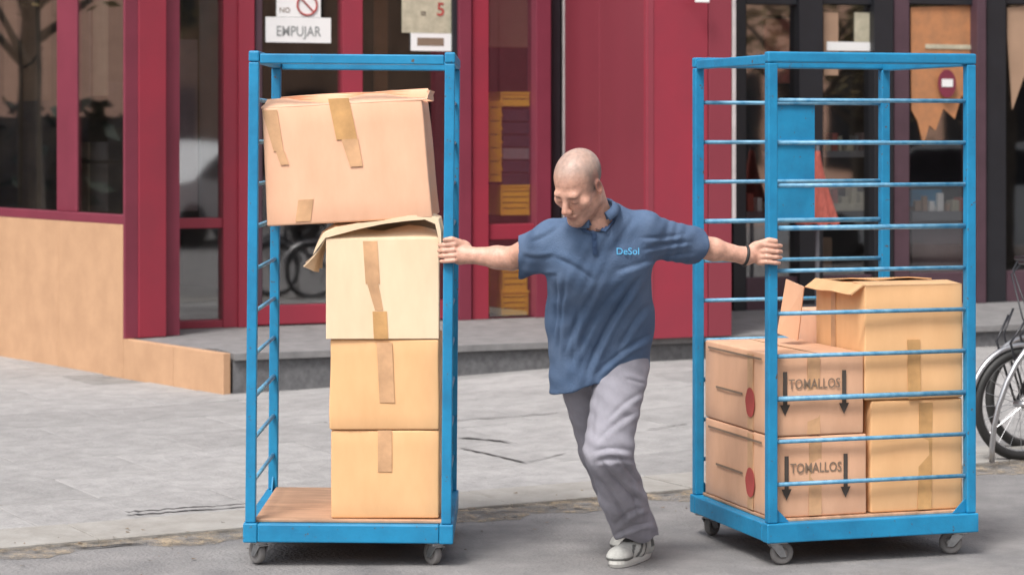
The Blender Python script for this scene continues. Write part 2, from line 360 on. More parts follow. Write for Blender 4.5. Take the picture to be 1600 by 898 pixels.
# ------------------------------------------------------------------ peach clad wall with red window above (left street side)
wa = empty('clad_wall', (OA.x, OA.y, 0), ANG_A); tag(wa, 'low peach stone clad wall under the left windows, stepping down to the pavement', 'wall')
sc = sA(192)
xs = [0, -0.62, sc]
for a, b in zip(xs[1:], xs[:-1]):
    MB().box(a + .002, b - .002, 0, 0.05, -0.05, PZ + 0.002, r=0.004).build('cladding_panel', M['peach'], wa)
x = sc
for k in range(7):
    MB().box(x - 0.9225, x - 0.001, 0, 0.12, -0.05, 0.985, r=0.003).build('cladding_panel', M['peach'], wa)
    x -= 0.925
MB().box(sc - 6.4, sc - 0.02, 0.12, 0.3, -0.05, 0.98).build('wall_core', M['peach'], wa)
wl = empty('side_window', (OA.x, OA.y, 0), ANG_A); tag(wl, 'tall red framed window above the peach wall at the far left', 'window')
zt = 3.5
MB().box(sc - 6.4, sc, 0.0, 0.10, 0.986, 1.045, r=.004).build('window_sill', M['red2'], wl)
xl = [(sA(110), sA(79)), (sc, sA(188)), (-5.55, -5.7), (-4.35, -4.5)]
for a, b in xl: MB().box(min(a, b), max(a, b), 0.045, 0.085, 1.047, zt, r=.005).build('mullion', M['red2'], wl)
MB().box(sc - 6.4, sc, 0.02, 0.16, zt, 3.75).build('lintel', M['red'], wl)
edges = [sc - 6.4, -5.7, -5.55, -4.5, -4.35, sA(79), sA(110), sA(188)]
for a, b in zip(edges[::2], edges[1::2]):
    MB().box(a + .002, b - .002, 0.055, 0.063, 1.047, zt - .002).build('pane', M['glassA'], wl)
# red corner pillar
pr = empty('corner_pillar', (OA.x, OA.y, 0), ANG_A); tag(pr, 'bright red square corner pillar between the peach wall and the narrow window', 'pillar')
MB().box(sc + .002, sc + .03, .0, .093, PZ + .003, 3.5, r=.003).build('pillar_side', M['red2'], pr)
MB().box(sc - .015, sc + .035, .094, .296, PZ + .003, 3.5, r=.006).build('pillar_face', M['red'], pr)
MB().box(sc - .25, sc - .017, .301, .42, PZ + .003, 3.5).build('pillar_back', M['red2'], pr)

# ------------------------------------------------------------------ red shopfront (B)
sf = empty('red_shopfront', (OB.x, OB.y, 0), ANG_B); tag(sf, 'crimson framed glass shopfront with doors behind the two blue trolleys', 'shopfront')
def fb(name, px0, px1, z0, z1, t0, t1, m, par=sf, r=.004):
    a, b = sB(px0, t0), sB(px1, t0)
    return MB().box(min(a, b), max(a, b), t0, t1, z0, z1, r=r).build(name, M[m], par)
ZT = 3.3
fb('mullion', 349, 372, PZ, ZT, -.02, .12, 'red'); fb('mullion', 373, 398, PZ, ZT, -.05, .14, 'red')
fb('mullion', 536, 567, PZ + .2, ZT, -.04, .08, 'red')
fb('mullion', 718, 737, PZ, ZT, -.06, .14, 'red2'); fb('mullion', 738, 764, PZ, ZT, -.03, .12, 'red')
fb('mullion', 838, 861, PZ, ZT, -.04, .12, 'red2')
fb('mullion', 862, 876, PZ, ZT, .03, .13, 'black')
# window 1 (258-348)
fb('transom', 250, 348.5, zB(300, 357), zB(300, 341), .0, .10, 'red'); fb('bottom_rail', 240, 348.5, PZ, zB(300, 501), -.01, .11, 'red')
fb('pane', 256, 348, zB(300, 500), zB(300, 358), .045, .053, 'glass', r=0); fb('pane', 256, 348, zB(300, 340), ZT, .045, .053, 'glass', r=0)
# double door (398-718)
fb('door_rail', 399, 535, PZ + .01, zB(460, 476), -.02, .06, 'red'); fb('door_rail', 568, 717, PZ + .01, zB(640, 470), -.02, .06, 'red')
fb('door_stile', 399, 410, zB(460, 475), ZT, -.02, .06, 'purple'); fb('door_stile', 707, 717, zB(640, 469), ZT, -.02, .06, 'black')
fb('pane', 410.5, 535.5, zB(460, 475), ZT, .015, .023, 'glass', r=0); fb('pane', 567.5, 706.5, zB(640, 469), ZT, .015, .023, 'glass', r=0)
fb('door_handle', 571, 575, 1.0, 1.75, -.10, -.075, 'chrome')
# window 3 (765-837)
fb('transom', 764.5, 837.5, zB(800, 374), zB(800, 350), .0, .10, 'red'); fb('bottom_rail', 764.5, 837.5, PZ, zB(800, 497), -.01, .11, 'red')
fb('pane', 765, 837, zB(800, 496), zB(800, 375), .045, .053, 'glass', r=0); fb('pane', 765, 837, zB(800, 349), ZT, .045, .053, 'glass', r=0)
MB().box(sB(240), sB(880), -.06, .3, ZT + .002, 3.75).build('fascia', M['red'], sf)
# red projecting pier
pc = [Vector((0.38, 16.95)), Vector((0.86, 15.02)), Vector((1.43, 15.26)), Vector((1.62, 17.4))]
pier = empty('red_pier', (0.9, 16, PZ)); tag(pier, 'tall plain dark red panelled pier rising behind the man', 'pier')
def pwall(name, a, b, th, m, z0, z1, ins=0.0):
    d = (b - a); L = d.length; d.normalize(); n_ = Vector((-d.y, d.x)); an = math.atan2(d.y, d.x)
    return MB().box(ins, L - ins, 0, th, z0, z1, r=.004).build(name, m, pier, (a.x - .9, a.y - 16, 0), (0, 0, an))
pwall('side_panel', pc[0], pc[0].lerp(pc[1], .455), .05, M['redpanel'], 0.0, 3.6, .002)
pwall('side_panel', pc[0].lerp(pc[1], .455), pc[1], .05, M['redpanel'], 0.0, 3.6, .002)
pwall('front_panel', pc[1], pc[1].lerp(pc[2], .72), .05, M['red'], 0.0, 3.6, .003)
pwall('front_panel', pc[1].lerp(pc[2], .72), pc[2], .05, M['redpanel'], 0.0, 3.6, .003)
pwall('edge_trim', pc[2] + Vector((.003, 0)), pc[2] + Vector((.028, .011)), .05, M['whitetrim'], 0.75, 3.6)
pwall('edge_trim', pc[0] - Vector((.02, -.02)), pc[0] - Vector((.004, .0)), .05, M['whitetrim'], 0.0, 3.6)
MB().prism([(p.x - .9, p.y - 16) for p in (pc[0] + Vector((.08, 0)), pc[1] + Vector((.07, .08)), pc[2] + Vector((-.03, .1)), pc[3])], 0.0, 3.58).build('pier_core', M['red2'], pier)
q = P(1096, 0, 15.1)
nb = MB().box(-.05, .05, -.012, 0, -.05, .035, r=.003).build('wall_notice', M['paper'], None, (q.x, q.y - .03, q.z + 0.03), (0, 0, ANG_B))
tag(nb, 'small white notice high on the red pier at the top edge', 'notice')

# ------------------------------------------------------------------ dark shopfront at the right
ds = empty('dark_shopfront', (OB.x, OB.y, 0), ANG_B); tag(ds, 'black framed shop windows behind the right trolley', 'shopfront')
def db(name, px0, px1, z0, z1, t0, t1, m, r=.004): return fb(name, px0, px1, z0, z1, t0, t1, m, ds, r)
db('post', 1146, 1166, PZ, ZT, -.03, .12, 'black'); db('post', 1249, 1286, PZ, ZT, -.03, .12, 'black')
db('post', 1366, 1396, PZ, ZT, -.03, .12, 'black'); db('post', 1397, 1421, PZ, ZT, 0, .12, 'purple')
db('post', 1527, 1541, PZ, ZT, -.06, .12, 'purple'); db('post', 1542, 1572, PZ, ZT, -.02, .12, 'black')
db('post', 1700, 1740, PZ, ZT, -.03, .12, 'black'); db('post', 1870, 1910, PZ, ZT, -.03, .12, 'black')
rg = [(1166.5, 1248.5), (1286.5, 1365.5), (1421.5, 1526.5), (1572.5, 1699.5), (1740.5, 1869.5)]
for i, (a, b) in enumerate(rg):
    db('kickplate', a, b, PZ, PZ + .24, .0, .10, 'purple')
    db('transom', a, b, zB(a, 6), zB(a, -6) if i else zB(a, -4), .01, .10, 'black')
    db('pane', a, b, PZ + .241, zB(a, 7), .045, .053, 'glass', r=0); db('pane', a, b, zB(a, -7), ZT, .045, .053, 'glass', r=0)
MB().box(sB(1146), sB(1912), -.06, .3, ZT + .002, 3.75).build('fascia', M['black'], ds)
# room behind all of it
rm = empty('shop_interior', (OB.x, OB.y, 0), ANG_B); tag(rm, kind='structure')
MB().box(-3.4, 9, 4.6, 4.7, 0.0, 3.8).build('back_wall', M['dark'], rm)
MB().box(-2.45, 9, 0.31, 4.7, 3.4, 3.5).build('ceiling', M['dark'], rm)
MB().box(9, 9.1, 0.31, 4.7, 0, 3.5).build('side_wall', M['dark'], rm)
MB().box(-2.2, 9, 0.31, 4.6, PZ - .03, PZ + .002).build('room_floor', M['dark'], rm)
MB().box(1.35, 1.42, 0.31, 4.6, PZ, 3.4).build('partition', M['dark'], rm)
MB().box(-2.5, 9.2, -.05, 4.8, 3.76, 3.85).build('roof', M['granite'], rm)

# ------------------------------------------------------------------ things inside the windows
def inb(name, m, px0, px1, py0, py1, t, th=.03, label=None, cat=None, group=None):
    a, b = sB(px0, t), sB(px1, t); z1, z0 = zB((px0 + px1) / 2, py0, t), zB((px0 + px1) / 2, py1, t)
    c = OB + BD * ((a + b) / 2) + BN * t
    o = MB().box(-(b - a) / 2, (b - a) / 2, 0, th, 0, z1 - z0, r=min(.003, th * .3)).build(name, M[m], None, (c.x, c.y, z0), (0, 0, ANG_B))
    if label: tag(o, label, cat, group)
    return o
inb('curtain', 'mauve', 276, 309, 62, 330, .2, .05, 'mauve curtain hanging behind the narrow window right of the bright red pillar', 'curtain')
inb('curtain', 'grey', 314, 346, 0, 345, .3, .05, 'dark grey curtain beside the mauve one in the narrow window', 'curtain')
inb('wooden_board', 'poster', 396, 409, -40, 62, .35, .02, 'orange brown strip of board at the top left door edge', 'board')
inb('wooden_board', 'poster', 586, 606, -60, 146, 1.2, .03, 'upright reddish plank inside the door, above the open carton', 'board')
inb('wooden_board', 'sand', 765, 832, -60, 74, .35, .03, 'beige textured board at the top of the crate window', 'board')
inb('hanging_board', 'redcloth', 1196, 1246, 30, 130, .5, .03, 'dull red board behind the first black framed pane', 'board')
inb('hanging_board', 'sand', 1166, 1246, -40, 24, .45, .03, 'pale brown board above the dull red board', 'board')
inb('poster', 'sand', 1287, 1310, 20, 118, .038, .004, 'narrow beige poster left in the second black framed pane', 'poster')
inb('poster', 'paper2', 1335, 1364, 20, 66, .038, .004, 'short yellowed poster right in the second black framed pane', 'poster')
inb('poster', 'paper', 1292, 1366, 66, 80, .030, .004, 'thin white strip notice under the two narrow posters', 'poster')
inb('display_shelf', 'grey', 1210, 1364, 236, 246, .25, .2, 'upper grey shelf inside the second black framed pane', 'shelf')
inb('display_shelf', 'paper2', 1215, 1364, 318, 330, .25, .2, 'pale lower shelf behind the red parasol', 'shelf')
inb('display_shelf', 'grey', 1425, 1524, 330, 345, .25, .2, 'grey shelf behind the pane with the round sign', 'shelf')
inb('display_case', 'mauve', 1425, 1520, 346, 452, .3, .3, 'dull mauve display case low behind the pane with the round sign', 'case')
inb('display_case', 'sand', 1236, 1300, 372, 428, .3, .3, 'low beige display case behind the right trolley', 'case')
inb('display_case', 'grey', 1166, 1232, 330, 470, .3, .3, 'grey display case inside the first black framed pane', 'case')
inb('display_screen', 'blue', 1424, 1472, 296, 322, .3, .05, 'small blue panel on the shelf behind the right trolley', 'panel')
# display bits on shelves
ORD = ['first', 'second', 'third', 'fourth', 'fifth', 'sixth', 'seventh', 'eighth', 'ninth', 'tenth', 'eleventh', 'twelfth']; CN = {'paper2': 'yellowish', 'grey': 'grey', 'mauve': 'mauve', 'paper': 'white', 'navy': 'navy', 'redcloth': 'red', 'sand': 'sandy'}
for (px0, px1, py1, t) in ((1300, 1362, 318, .27), (1430, 1520, 330, .27), (1290, 1360, 236, .27), (1168, 1230, 330, .31)):
    x = px0; kn = 0
    while x < px1 - 6:
        wd = random.uniform(5, 12); hh = random.uniform(9, 30); mm = random.choice(['paper2', 'grey', 'mauve', 'paper', 'navy', 'redcloth', 'sand'])
        where = {(318, 1300): 'on the pale shelf beside the red parasol', (330, 1430): 'on the shelf below the round sign', (236, 1290): 'on the upper shelf above the red parasol', (330, 1168): 'on the case beside the pier'}[(py1, px0)]
        kn += 1; inb('display_packet', mm, x, x + wd, py1 - hh, py1 - .3, t, .1, '%s %s packet, %s from the left %s' % ('tall' if hh > 20 else 'low', CN[mm], ORD[kn - 1], where), 'packet', 'shop packets ' + where); x += wd + random.uniform(2, 7)
# torn orange board
a = [(1423, 12), (1523, 8), (1524, 132), (1512, 166), (1503, 148), (1492, 186), (1474, 170), (1462, 204), (1452, 196), (1443, 228), (1434, 190), (1424, 172)]
t = .037; c = OB + BD * sB(1473, t) + BN * t; v = []
for yy in (0, .006):
    for px, py in a: v.append((sB(px, t) - sB(1473, t), yy, zB(px, py, t)))
n = len(a); fs = [tuple(range(n))[::-1], tuple(range(n, 2 * n))] + [(i, (i + 1) % n, n + (i + 1) % n, n + i) for i in range(n)]
ob = link('poster', pyd('poster', v, fs), M['poster'], None, (c.x, c.y, 0), (0, 0, ANG_B)); tag(ob, 'large orange brown poster with ragged lower edge behind the round sign', 'poster')
a = [(1574, 12), (1660, 8), (1660, 170), (1600, 120), (1582, 172), (1574, 60)]
c = OB + BD * sB(1620, t) + BN * t; v = []
for yy in (0, .006):
    for px, py in a: v.append((sB(px, t) - sB(1620, t), yy, zB(px, py, t)))
n = len(a); fs = [tuple(range(n))[::-1], tuple(range(n, 2 * n))] + [(i, (i + 1) % n, n + (i + 1) % n, n + i) for i in range(n)]
ob = link('poster', pyd('poster', v, fs), M['sand'], None, (c.x, c.y, 0), (0, 0, ANG_B)); tag(ob, 'sandy brown poster with ragged lower edge at the far right edge', 'poster')
inb('poster', 'paper2', 1446, 1518, 70, 77, .030, .004, 'thin pale strip across the orange brown poster', 'poster')
# reflection of a round street sign, built as a disc on the pane
t = -.004; px, py = 1480, 131; c = OB + BD * sB(px, t) + BN * t; z = zB(px, py)
rs = empty('reflected_sign', (c.x, c.y, z), ANG_B); tag(rs, 'round dark red sign with a white bar on the window, standing in for a mirrored street sign', 'sign')
mb = MB(); n = 32; Rr = .095
vv = [(Rr * .85 * math.cos(6.2832 * i / n), yy, Rr * 1.15 * math.sin(6.2832 * i / n)) for yy in (0.0, .006) for i in range(n)]
mb.add(vv, [tuple(range(n)), tuple(range(2 * n - 1, n - 1, -1))] + [(i, n + i, n + (i + 1) % n, (i + 1) % n) for i in range(n)]).build('disc', M['red2'], rs)
MB().box(-.05, .05, -.004, -.001, -.025, .035).build('bar', M['paper'], rs)
# furled red parasol standing on the step
t = -.45; c = OB + BD * sB(1277, t) + BN * t; zt_, zb_ = zB(1277, 236, t), zB(1277, 350, t)
pa = empty('parasol', (c.x, c.y, PZ), ANG_B); tag(pa, 'furled red parasol flaring out at its foot, seen through the right trolley', 'parasol')
v = []; f = []; n = 48; lv = 12
for j in range(lv + 1):
    q = j / lv; rr = .02 + (.155 - .02) * q ** 1.25; z = zt_ + (zb_ - zt_) * q - PZ
    for i in range(n):
        an = 6.2832 * i / n; r_ = rr * (1 + .16 * math.sin(an * 8 + q) * q); v.append((r_ * math.cos(an), .8 * r_ * math.sin(an), z + .012 * q * math.sin(an * 8)))
for j in range(lv):
    for i in range(n): f.append((j * n + i, (j + 1) * n + i, (j + 1) * n + (i + 1) % n, j * n + (i + 1) % n))
f.append(tuple(range(n)))
link('canopy', pyd('canopy', v, f), M['redcloth'], pa, smooth=True)
MB().tube([(0, 0, 0), (0, 0, zt_ - PZ + .04)], .016, 10).build('pole', M['grey'], pa); MB().tube([(0, 0, 0), (0, 0, .05)], .2, 24).build('base', M['granite'], pa)
# yellow crates
def crate(px0, px1, py0, py1, t, label, grp, fill=True):
    a, b = sB(px0, t), sB(px1, t); pxm = (px0 + px1) / 2; z1, z0 = zB(pxm, py0, t), zB(pxm, py1, t); c = OB + BD * ((a + b) / 2) + BN * t
    e = empty('plastic_crate', (c.x, c.y, z0), ANG_B); tag(e, label, 'crate', grp); W = (b - a) / 2; Hh = z1 - z0
    mb = MB(); mb.box(-W, W, .0, .3, 0, .012); mb.box(-W, W, .29, .30, .012, Hh)
    for sx in (-1, 1): mb.box(min(sx * W, sx * (W - .012)), max(sx * W, sx * (W - .012)), 0.004, .29, .012, Hh - .001)
    nb_ = max(2, int(Hh / .035))
    for k in range(nb_):
        z = Hh * k / nb_ + .012; mb.box(-W + .013, W - .013, 0, .008, z, z + Hh / nb_ * .82)
    mb.box(-W - .004, W + .004, -.006, .306, Hh, Hh + .014)
    mb.build('shell', M['orange'], e)
    if fill: MB().box(-W + .02, W - .02, .03, .27, .015, Hh * .8, r=.004).build('contents', M['navy'], e)
g = 'orange plastic crates behind the glass'
for k in range(6):
    y1 = 284 - k * 21; crate(764, 784, y1 - 18, y1, .08, ['lowest', 'second from the bottom', 'third from the bottom', 'fourth from the bottom', 'fifth from the bottom', 'topmost'][k] + ' of the narrow orange crates stacked left in the window', g)
crate(783, 829, 292, 336, .08, 'wide orange crate just above the red transom', g); crate(783, 829, 147, 166, .08, 'wide orange crate on top of the dark folder stack', g)
crate(786, 824, 418, 455, .08, 'upper orange crate below the red transom', g); crate(784, 826, 457, 492, .08, 'lowest orange crate, below the red transom', g)
for k in range(6):
    y1 = 289 - k * 20; inb('folder_stack', random.choice(['navy', 'navy', 'grey']), 786, 828, y1 - 17, y1, .09, .25, 'dark folder bundle, number %s up in the stack between the wide orange crates' % ['one', 'two', 'three', 'four', 'five', 'six'][k], 'folders', 'dark folders stacked between crates')
# left window contents; board, posts, branch, low dark block added to imitate reflections
def ina(name, m, px0, px1, py0, py1, t, th, label, cat, group=None):
    a, b = sA(px0, t), sA(px1, t); z1, z0 = zA((px0 + px1) / 2, py0, t), zA((px0 + px1) / 2, py1, t)
    c = OA + AX * ((a + b) / 2) + AY * t
    o = MB().box(-(b - a) / 2, (b - a) / 2, 0, th, 0, z1 - z0, r=min(.003, th * .3)).build(name, M[m], None, (c.x, c.y, z0), (0, 0, ANG_A)); tag(o, label, cat, group); return o
ina('curtain', 'grey', 114, 138, -50, 172, .2, .02, 'grey hanging curtain, left one of the pair beside the big red pillar', 'curtain')
ina('curtain', 'paper2', 145, 165, -50, 150, .2, .02, 'pale beige hanging curtain, right one of the pair beside the big red pillar', 'curtain')
ina('white_panel', 'paper2', 114, 137, 222, 330, .2, .02, 'pale panel low in the side window under the grey curtain', 'panel')
ina('white_panel', 'grey', 142, 165, 222, 330, .2, .02, 'pale grey panel low in the side window under the beige curtain', 'panel')
ina('dark_rail', 'black', 108, 190, 250, 256, .15, .02, 'thin black rail across the two low pale panels', 'rail')
ina('dark_block', 'navy', 0, 78, 158, 330, .3, .3, 'dark low block behind the leftmost pane, standing in for mirrored dark shapes', 'cabinet')
ina('dark_block', 'navy', 168, 188, 130, 330, .7, .3, 'dark narrow cabinet beside the big red pillar', 'cabinet')
ina('reflection_board', 'sand', 6, 74, -60, 158, .35, .03, 'sandy pink board imitating a mirrored house front, behind the two thin posts', 'board')
for px in (31, 60):
    t = .2; s = sA(px, t); c = OA + AX * s + AY * t
    o = MB().tube([(0, 0, 1.05), (.01, 0, 1.9), (-.01, 0, 2.5), (0, 0, 3.3)], .016, 8).build('reflection_post', M['bark'], None, (c.x, c.y, 0)); tag(o, ('left' if px == 31 else 'right') + ' of two thin dark posts behind the leftmost pane, imitating mirrored tree trunks', 'post', 'thin dark posts')
c = OA + AX * sA(50, .2) + AY * .2
o = MB().tube([(-.09, -.05, zA(50, 108)), (0, 0, zA(50, 95)), (.07, .03, zA(50, 70))], .012, 8).build('reflection_branch', M['bark'], None, (c.x, c.y, 0)); tag(o, 'short dark rod imitating a mirrored branch between the two thin posts', 'branch')
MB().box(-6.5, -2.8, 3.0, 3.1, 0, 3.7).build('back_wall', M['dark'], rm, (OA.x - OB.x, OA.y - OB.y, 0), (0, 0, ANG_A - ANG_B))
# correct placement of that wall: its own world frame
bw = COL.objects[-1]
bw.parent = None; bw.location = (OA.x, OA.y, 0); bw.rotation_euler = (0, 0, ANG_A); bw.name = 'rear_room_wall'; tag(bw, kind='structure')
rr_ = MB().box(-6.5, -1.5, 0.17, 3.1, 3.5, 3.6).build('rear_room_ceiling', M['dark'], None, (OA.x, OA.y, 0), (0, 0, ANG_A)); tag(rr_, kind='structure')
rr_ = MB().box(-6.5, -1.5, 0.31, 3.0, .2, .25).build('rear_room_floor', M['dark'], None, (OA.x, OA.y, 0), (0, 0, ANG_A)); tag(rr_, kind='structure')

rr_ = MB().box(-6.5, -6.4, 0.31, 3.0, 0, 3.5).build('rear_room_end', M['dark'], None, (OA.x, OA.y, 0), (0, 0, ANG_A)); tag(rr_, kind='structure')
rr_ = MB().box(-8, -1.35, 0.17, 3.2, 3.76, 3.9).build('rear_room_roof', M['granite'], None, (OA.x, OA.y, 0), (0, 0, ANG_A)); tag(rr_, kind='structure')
# paper notices on the door
def sheet_notice(px0, px1, py0, py1, m, t, label):
    a, b = sB(px0, t), sB(px1, t); pm = (px0 + px1) / 2; z1, z0 = zB(pm, py0, t), zB(pm, py1, t); c = OB + BD * ((a + b) / 2) + BN * t
    e = empty('notice', (c.x, c.y, (z0 + z1) / 2), ANG_B); tag(e, label, 'notice')
    MB().box(-(b - a) / 2, (b - a) / 2, 0, .003, -(z1 - z0) / 2, (z1 - z0) / 2).build('sheet', M[m], e)
    return e, (b - a), (z1 - z0)
def txt(parent, body, size, loc, m, bold=0.0, name='lettering', rot=(R(90), 0, 0), sx=1.0, sp=1.0):
    o = link(name, text_mesh(body, size, bold=bold), M[m], parent, loc, rot); o.scale = (sx, 1, 1); return o
e, wd, hh = sheet_notice(432, 501, -34, 27, 'paper', .008, 'white paper with a red ring symbol, upper sheet on the left door')
mb = MB(); mb.tube([(.07 * math.cos(q * .1964), 0, .07 * math.sin(q * .1964)) for q in range(32)], .007, 6, closed=True); mb.tube([(-.05, 0, .05), (.05, 0, -.05)], .006, 6)
mb.build('ring_symbol', M['redink'], e, (.06, -.004, -.05)); txt(e, 'NO', .05, (-.1, -.002, -.09), 'greyink')
e, wd, hh = sheet_notice(415, 517, 27.5, 67, 'paper', .004, 'wide white paper with one line of grey capitals, lower sheet on the left door')
txt(e, 'EMPUJAR', .098, (0, -.002, -.012), 'lightink', .0006, sx=.82)
e, wd, hh = sheet_notice(628, 707, -34, 52, 'paper2', .008, 'yellowed paper with red figures on the right door')
txt(e, '5', .13, (.1, -.002, -.03), 'redink', .002); txt(e, '=', .08, (-.03, -.002, -.06), 'ink')
e, wd, hh = sheet_notice(642, 707, 52.5, 80, 'paper', .004, 'small white sheet with a grey block of text under the yellowed paper')
MB().box(-.11, .09, -.002, -.0005, -.025, .03).build('text_block', M['greyink'], e)

# ------------------------------------------------------------------ roll cage trolleys
WC, LC, TOP = 0.708, 0.80, 1.862
def make_trolley(label, loc, rot, plate):
    e = empty('cage_trolley', loc, rot=rot); tag(e, label, 'trolley', 'blue steel cage trolleys')
    hw, hl = WC / 2, LC / 2; pr_ = .0185
    b = .0255
    # base frame
    for sx in (-1, 1): MB().box(sx * hw - b, sx * hw + b, -hl - b, hl + b, .088, .158, r=.005).build('base_rail', M['blue'], e)
    for sy in (-1, 1): MB().box(-hw + b + .001, hw - b - .001, sy * hl - b, sy * hl + b, .090, .156, r=.005).build('base_rail', M['blue'], e)
    MB().box(-hw + .012, hw - .012, -hl + .012, hl - .012, .157, .168, r=.003).build('deck', M['ply'], e)
    for sx in (-1, 1):
        for sy in (-1, 1):
            MB().box(sx * hw - pr_, sx * hw + pr_, sy * hl - pr_, sy * hl + pr_, .159, TOP - .041, r=.005).build('post', M['blue'], e)
        MB().box(sx * hw - .0195, sx * hw + .0195, -hl - .020, hl + .020, TOP - .040, TOP, r=.007).build('top_rail', M['blue'], e)
        for k in range(10):
            z = .296 + .1545 * k
            MB().tube([(sx * hw, -hl + pr_ - .002, z), (sx * hw, hl - pr_ + .002, z)], .0078 if k % 4 != 2 else .0095, 8).build('rung', M['rung'], e, smooth=True)
        for sy in (-1, 1):                          # weld gussets
            MB().prism([(0, 0), (.05, 0), (0, .05)], -.003, .003).build('gusset', M['blue'], e, (sx * hw, sy * (hl - pr_ - .001), .16), (R(90), 0, R(-90 * sy)) if sy > 0 else (R(90), 0, R(90)))
    for sy in (-1, 1):
        MB().box(-hw + .021, hw - .021, sy * hl - .017, sy * hl + .017, TOP - .046, TOP - .010, r=.005).build('top_bar', M['blue'], e)
    if plate: 
        MB().box(-hw - .010, -hw - .006, -.090, .100, .296 + .1545 * 6, .296 + .1545 * 9, r=.0015).build('sign_plate', M['blue'], e)
    # castors
    for sx in (-1, 1):
        for sy in (-1, 1):
            a = random.uniform(-.7, .7) + (0 if sy < 0 else 3.1)
            cst = empty('castor', (sx * (hw - .035), sy * (hl - .03), 0), a); cst.parent = e
            mb = MB(); mb.box(-.04, .04, -.035, .035, .082, .0895, r=.001); mb.tube([(0, 0, .07), (0, 0, .083)], .022, 14)
            for q in (-1, 1):
                mb.add([(q * .019 - .0015, -.022, .073), (q * .019 + .0015, -.022, .073), (q * .019 + .0015, .02, .073), (q * .019 - .0015, .02, .073),
                        (q * .019 - .0015, .014, .030), (q * .019 + .0015, .014, .030), (q * .019 + .0015, .038, .030), (q * .019 - .0015, .038, .030)],
                       [(0, 1, 2, 3), (4, 7, 6, 5), (0, 4, 5, 1), (3, 2, 6, 7), (1, 5, 6, 2), (0, 3, 7, 4)])
            mb.box(-.021, .021, -.022, .02, .070, .0735)
            # castor = fork mesh with wheel sub-parts
            fk = mb.build('fork', M['steel'], cst)
            prof = [(.0, .018), (.012, .018), (.0135, .035), (.012, .040), (.007, .0425), (0, .043)]
            def wheel(name, prof, m):
                pf = [(-x_, r_) for x_, r_ in prof[::-1]][:-1] + prof if False else [(-x_, r_) for x_, r_ in prof] ; pf = pf[::-1] ; 
                full = [(-x_, r_) for x_, r_ in prof] ; full = full + [(x_, r_) for x_, r_ in prof[::-1]][1:]
                nn = 24; v = []; f = []
                for (x_, r_) in full:
                    for i in range(nn): q = 6.28318 * i / nn; v.append((x_, r_ * math.cos(q), r_ * math.sin(q)))
                for j in range(len(full) - 1):
                    for i in range(nn): f.append((j * nn + i, j * nn + (i + 1) % nn, (j + 1) * nn + (i + 1) % nn, (j + 1) * nn + i))
                return link(name, pyd(name, v, f), m, cst, (0, .026, .0435), smooth=True)
            wheel('tyre', prof, M['rubber']); wheel('hub', [(0, .004), (.0165, .004), (.0165, .010), (.012, .019), (0, .019)], M['hub'])
    return e
TH = R(-72.7)
nc = P(1205, 885, 8.5)
cx = nc.x - (WC / 2) * math.cos(TH) + (LC / 2) * (-math.sin(TH)); cy = 8.5 - (WC / 2) * math.sin(TH) + (LC / 2) * math.cos(TH)
tr = make_trolley('blue cage trolley on the right, turned corner on and loaded with cartons', (cx, cy, 0), (0, 0, TH), True)
lx = P(393, 885, 8.5).x + WC / 2
tlft = make_trolley('blue cage trolley on the left, open side facing out, carrying one tall stack', (lx - .004, 8.5 + LC / 2, 0), (0, R(0.45), R(0.0)), False)

